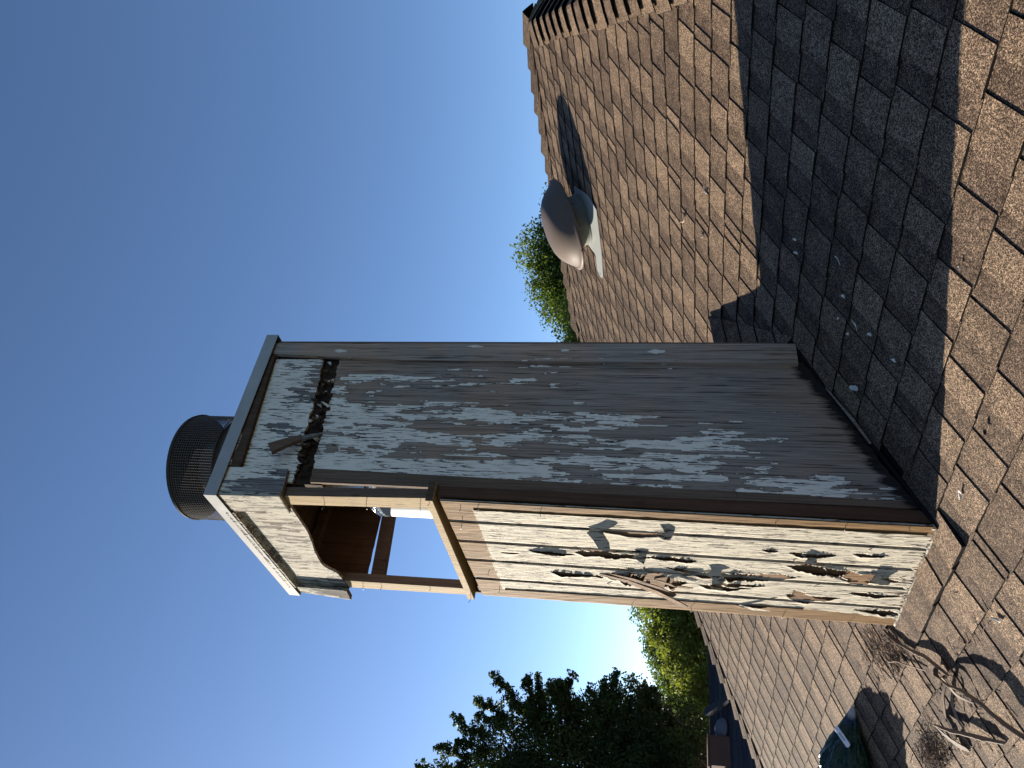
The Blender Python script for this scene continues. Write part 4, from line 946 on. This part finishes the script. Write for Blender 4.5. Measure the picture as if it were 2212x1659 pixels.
# the tall dark backlit tree at the left
b = []; sp = []
for az, el, r_ in ((-77.5, 12.2, 1.3), (-75.0, 10.4, 1.15), (-72.6, 9.0, .85), (-79.3, 12.3, 1.3), (-76.5, 7.5, 1.7), (-73.8, 5.6, 1.15), (-79, 8, 2.1), (-71.8, 4.2, .75), (-75.5, 3.2, 1.5), (-78.5, 3, 1.9), (-73.2, 1.6, 1.0), (-76.5, -.2, 1.6), (-80.5, 1, 1.6)):
    b.append(blob(az, el, 24+rr.uniform(-.8, .8), r_*1.33, r_*1.12))
DE = lambda x, y: (x, y)
tips = [((905, 1659), (1010, 1659)), ((948, 1612), (1010, 1640)), ((990, 1600), (1050, 1625)), ((985, 1549), (1060, 1590)), ((1029, 1519), (1095, 1560)), ((1068, 1462), (1120, 1530)), ((1033, 1548), (1100, 1575)),
        ((1098, 1485), (1135, 1545)), ((1135, 1466), (1150, 1545)), ((1160, 1470), (1175, 1545)), ((1166, 1500), (1180, 1570)), ((1210, 1468), (1225, 1540)), ((1238, 1458), (1230, 1540)), ((1188, 1480), (1215, 1540)), ((1271, 1490), (1310, 1545)),
        ((1305, 1470), (1320, 1560)), ((1336, 1455), (1322, 1530)), ((1340, 1498), (1320, 1560)), ((1253, 1520), (1300, 1580)), ((1350, 1540), (1340, 1600)), ((1386, 1503), (1410, 1570)), ((1412, 1490), (1425, 1570)), ((1395, 1490), (1420, 1560)), ((1440, 1530), (1450, 1590)), ((1384, 1560), (1400, 1610)), ((1300, 1500), (1318, 1550))]
def ray(x, y): return (fw + rt*(-(y-829.5)/1687.9) + up*(-(x-1106)/1687.9)).normalized()
for (a, c) in tips:
    d_ = 23.6+rr.uniform(-.6, .6); p1 = cam_pos+ray(*a)*d_; p0 = cam_pos+ray(*c)*d_; dd = p1-p0; sp.append((p0.x, p0.y, p0.z, dd.x, dd.y, dd.z, dd.length))
p = at(-78, 0, 24); tree('tall dark backlit tree with upright leafy shoots at the left', (p.x, p.y, GZ), b, 200000, .10, M['leaf_dark'], 25, 1500, .24, sp, 'trees beyond the roof', .3, sps=1.5)
for i, (az, d_, hh, lb) in enumerate(((-95, 26, 4.5, 'broad green tree well left of the dark backlit one'), (-20, 30, 3.5, 'green tree beyond the right end of the ridge'), (12, 26, 3, 'green tree far right beyond the hip'))):
    p = at(az, 0, d_); b = [(p.x+rr.uniform(-1.5, 1.5), p.y+rr.uniform(-1.5, 1.5), GZ+hh+rr.uniform(-.8, .8), 2.0, 1.5) for _ in range(5)]
    tree(lb, (p.x, p.y, GZ), b, 9000, .2, M['leaf_mid'], 31+i, 90, .4, (), 'trees beyond the roof', .3)

# ------------------------------------------------------------------ neighbours
q = N('grey_painted_trim'); M['greytrim'] = q.done((.16, .165, .175), .7)
q = N('neighbour_vent_grey'); M['ventgrey'] = q.done((.10, .105, .12), .6)
q = N('brick'); lc = q.attr('lc').outputs['Vector']; bt = q.n('ShaderNodeTexBrick'); q.l(q.map(lc, (1, 1, 1)), bt.inputs['Vector']); bt.inputs['Scale'].default_value = 5
bt.inputs['Color1'].default_value = (.22, .095, .06, 1); bt.inputs['Color2'].default_value = (.30, .14, .09, 1); bt.inputs['Mortar'].default_value = (.22, .19, .17, 1)
M['brick'] = q.done(q.mix(q.noise(lc, 3, 3), (.075, .045, .036), (.12, .072, .056)), .9)
M['nroof'] = shingle_mat('neighbour_shingle', (.030, .032, .040), (.050, .052, .062), .5)
def nhouse(label, x0, x1, y0, y1, zr, ze, extras=None):
    """gable house, ridge along y at the middle of x0..x1, with separate shingle courses on the slope we see"""
    h = empty('neighbour_house', ((x0+x1)/2, (y0+y1)/2, GZ), label, 'house', 'houses beyond the roof'); xm = (x0+x1)/2
    mb = MB(); mb.box(x0+.4, x1-.4, y0+.3, y1-.3, GZ, ze+.02); mb.add([(x0+.4, y0+.3, ze+.02), (x1-.4, y0+.3, ze+.02), (xm, y0+.3, zr-.12), (x0+.4, y1-.3, ze+.02), (x1-.4, y1-.3, ze+.02), (xm, y1-.3, zr-.12)], [(0, 1, 2), (5, 4, 3)]); mb.build('wall', M['stucco'], h)
    mb = MB(); t_ = .12
    for s_, xe_ in ((1, x1), (-1, x0)):
        nC = 22
        for i in range(nC):
            a, b_ = i/nC, (i+1.1)/nC; b_ = min(1, b_)
            xa, xb = xe_+(xm-xe_)*a, xe_+(xm-xe_)*b_; za, zb = ze+(zr-ze)*a, ze+(zr-ze)*b_
            mb.add([(xa, y0, za-t_), (xa, y1, za-t_), (xb, y1, zb-t_), (xb, y0, zb-t_), (xa, y0, za+.02), (xa, y1, za+.02), (xb, y1, zb), (xb, y0, zb)], [(4, 5, 6, 7), (0, 1, 5, 4), (1, 2, 6, 5), (2, 3, 7, 6), (3, 0, 4, 7), (3, 2, 1, 0)], 0, (i*37 % 11)/11)
    rf = mb.build('roof', M['nroof'], h)
    mb = MB(); mb.box(xm-.12, xm+.12, y0, y1, zr-.03, zr+.035); mb.build('ridge_cap', M['greytrim'] if extras == 'cap' else M['nroof'], rf)
    return h, rf
hA, rA = nhouse('near neighbour house with a dark shaded roof and a brick chimney', -17.5, -8.2, .3, 7.9, .43, -.95)
# brick chimney of the neighbour, vent and a pale upright, each standing on that roof
def onroof(az, x_): k_ = (x_-cam_pos.x)/math.sin(R(az)); y_ = cam_pos.y+k_*math.cos(R(az)); return x_, y_, -.95+(.43+.95)*min(1, (-8.2-x_)/4.65)
bxx, byy, bzz = onroof(-73.9, -12.2)
mb = MB(); mb.box(bxx-.28, bxx+.28, byy-.24, byy+.24, bzz-.5, .50); ck = mb.build('brick_chimney', M['brick'], hA)
mb = MB(); mb.box(bxx-.31, bxx+.31, byy-.27, byy+.27, .501, .53); mb.build('chimney_crown', M['brick'], ck)
vx_, vy_, vz_ = onroof(-72.35, -12.1)
mb = MB(); mb.lathe([(0, .16), (.10, .145), (.17, .10), (.19, .06), (.18, .04), (.10, .04), (.10, -.10)], (vx_, vy_, vz_+.02), (.43, 0, .9), 28); mb.build('dome_vent', M['ventgrey'], hA, smooth=40)
hB, rB = nhouse('second neighbour house, its grey ridge just showing left of the chimney', -23, -13.5, 8.3, 17, .52, -1.3, 'cap')
sx_, sy_, sz_ = onroof(-69.85, -11.2)
mb = MB(); mb.hexa([(sx_-1.2, sy_-.06, sz_+.52), (sx_+.8, sy_-.06, sz_-.36), (sx_+.8, sy_+.06, sz_-.36), (sx_-1.2, sy_+.06, sz_+.52), (sx_-1.2, sy_-.06, sz_+.62), (sx_+.8, sy_-.06, sz_-.26), (sx_+.8, sy_+.06, sz_-.26), (sx_-1.2, sy_+.06, sz_+.62)]); mb.build('valley_flashing', M['nroof'], hA)
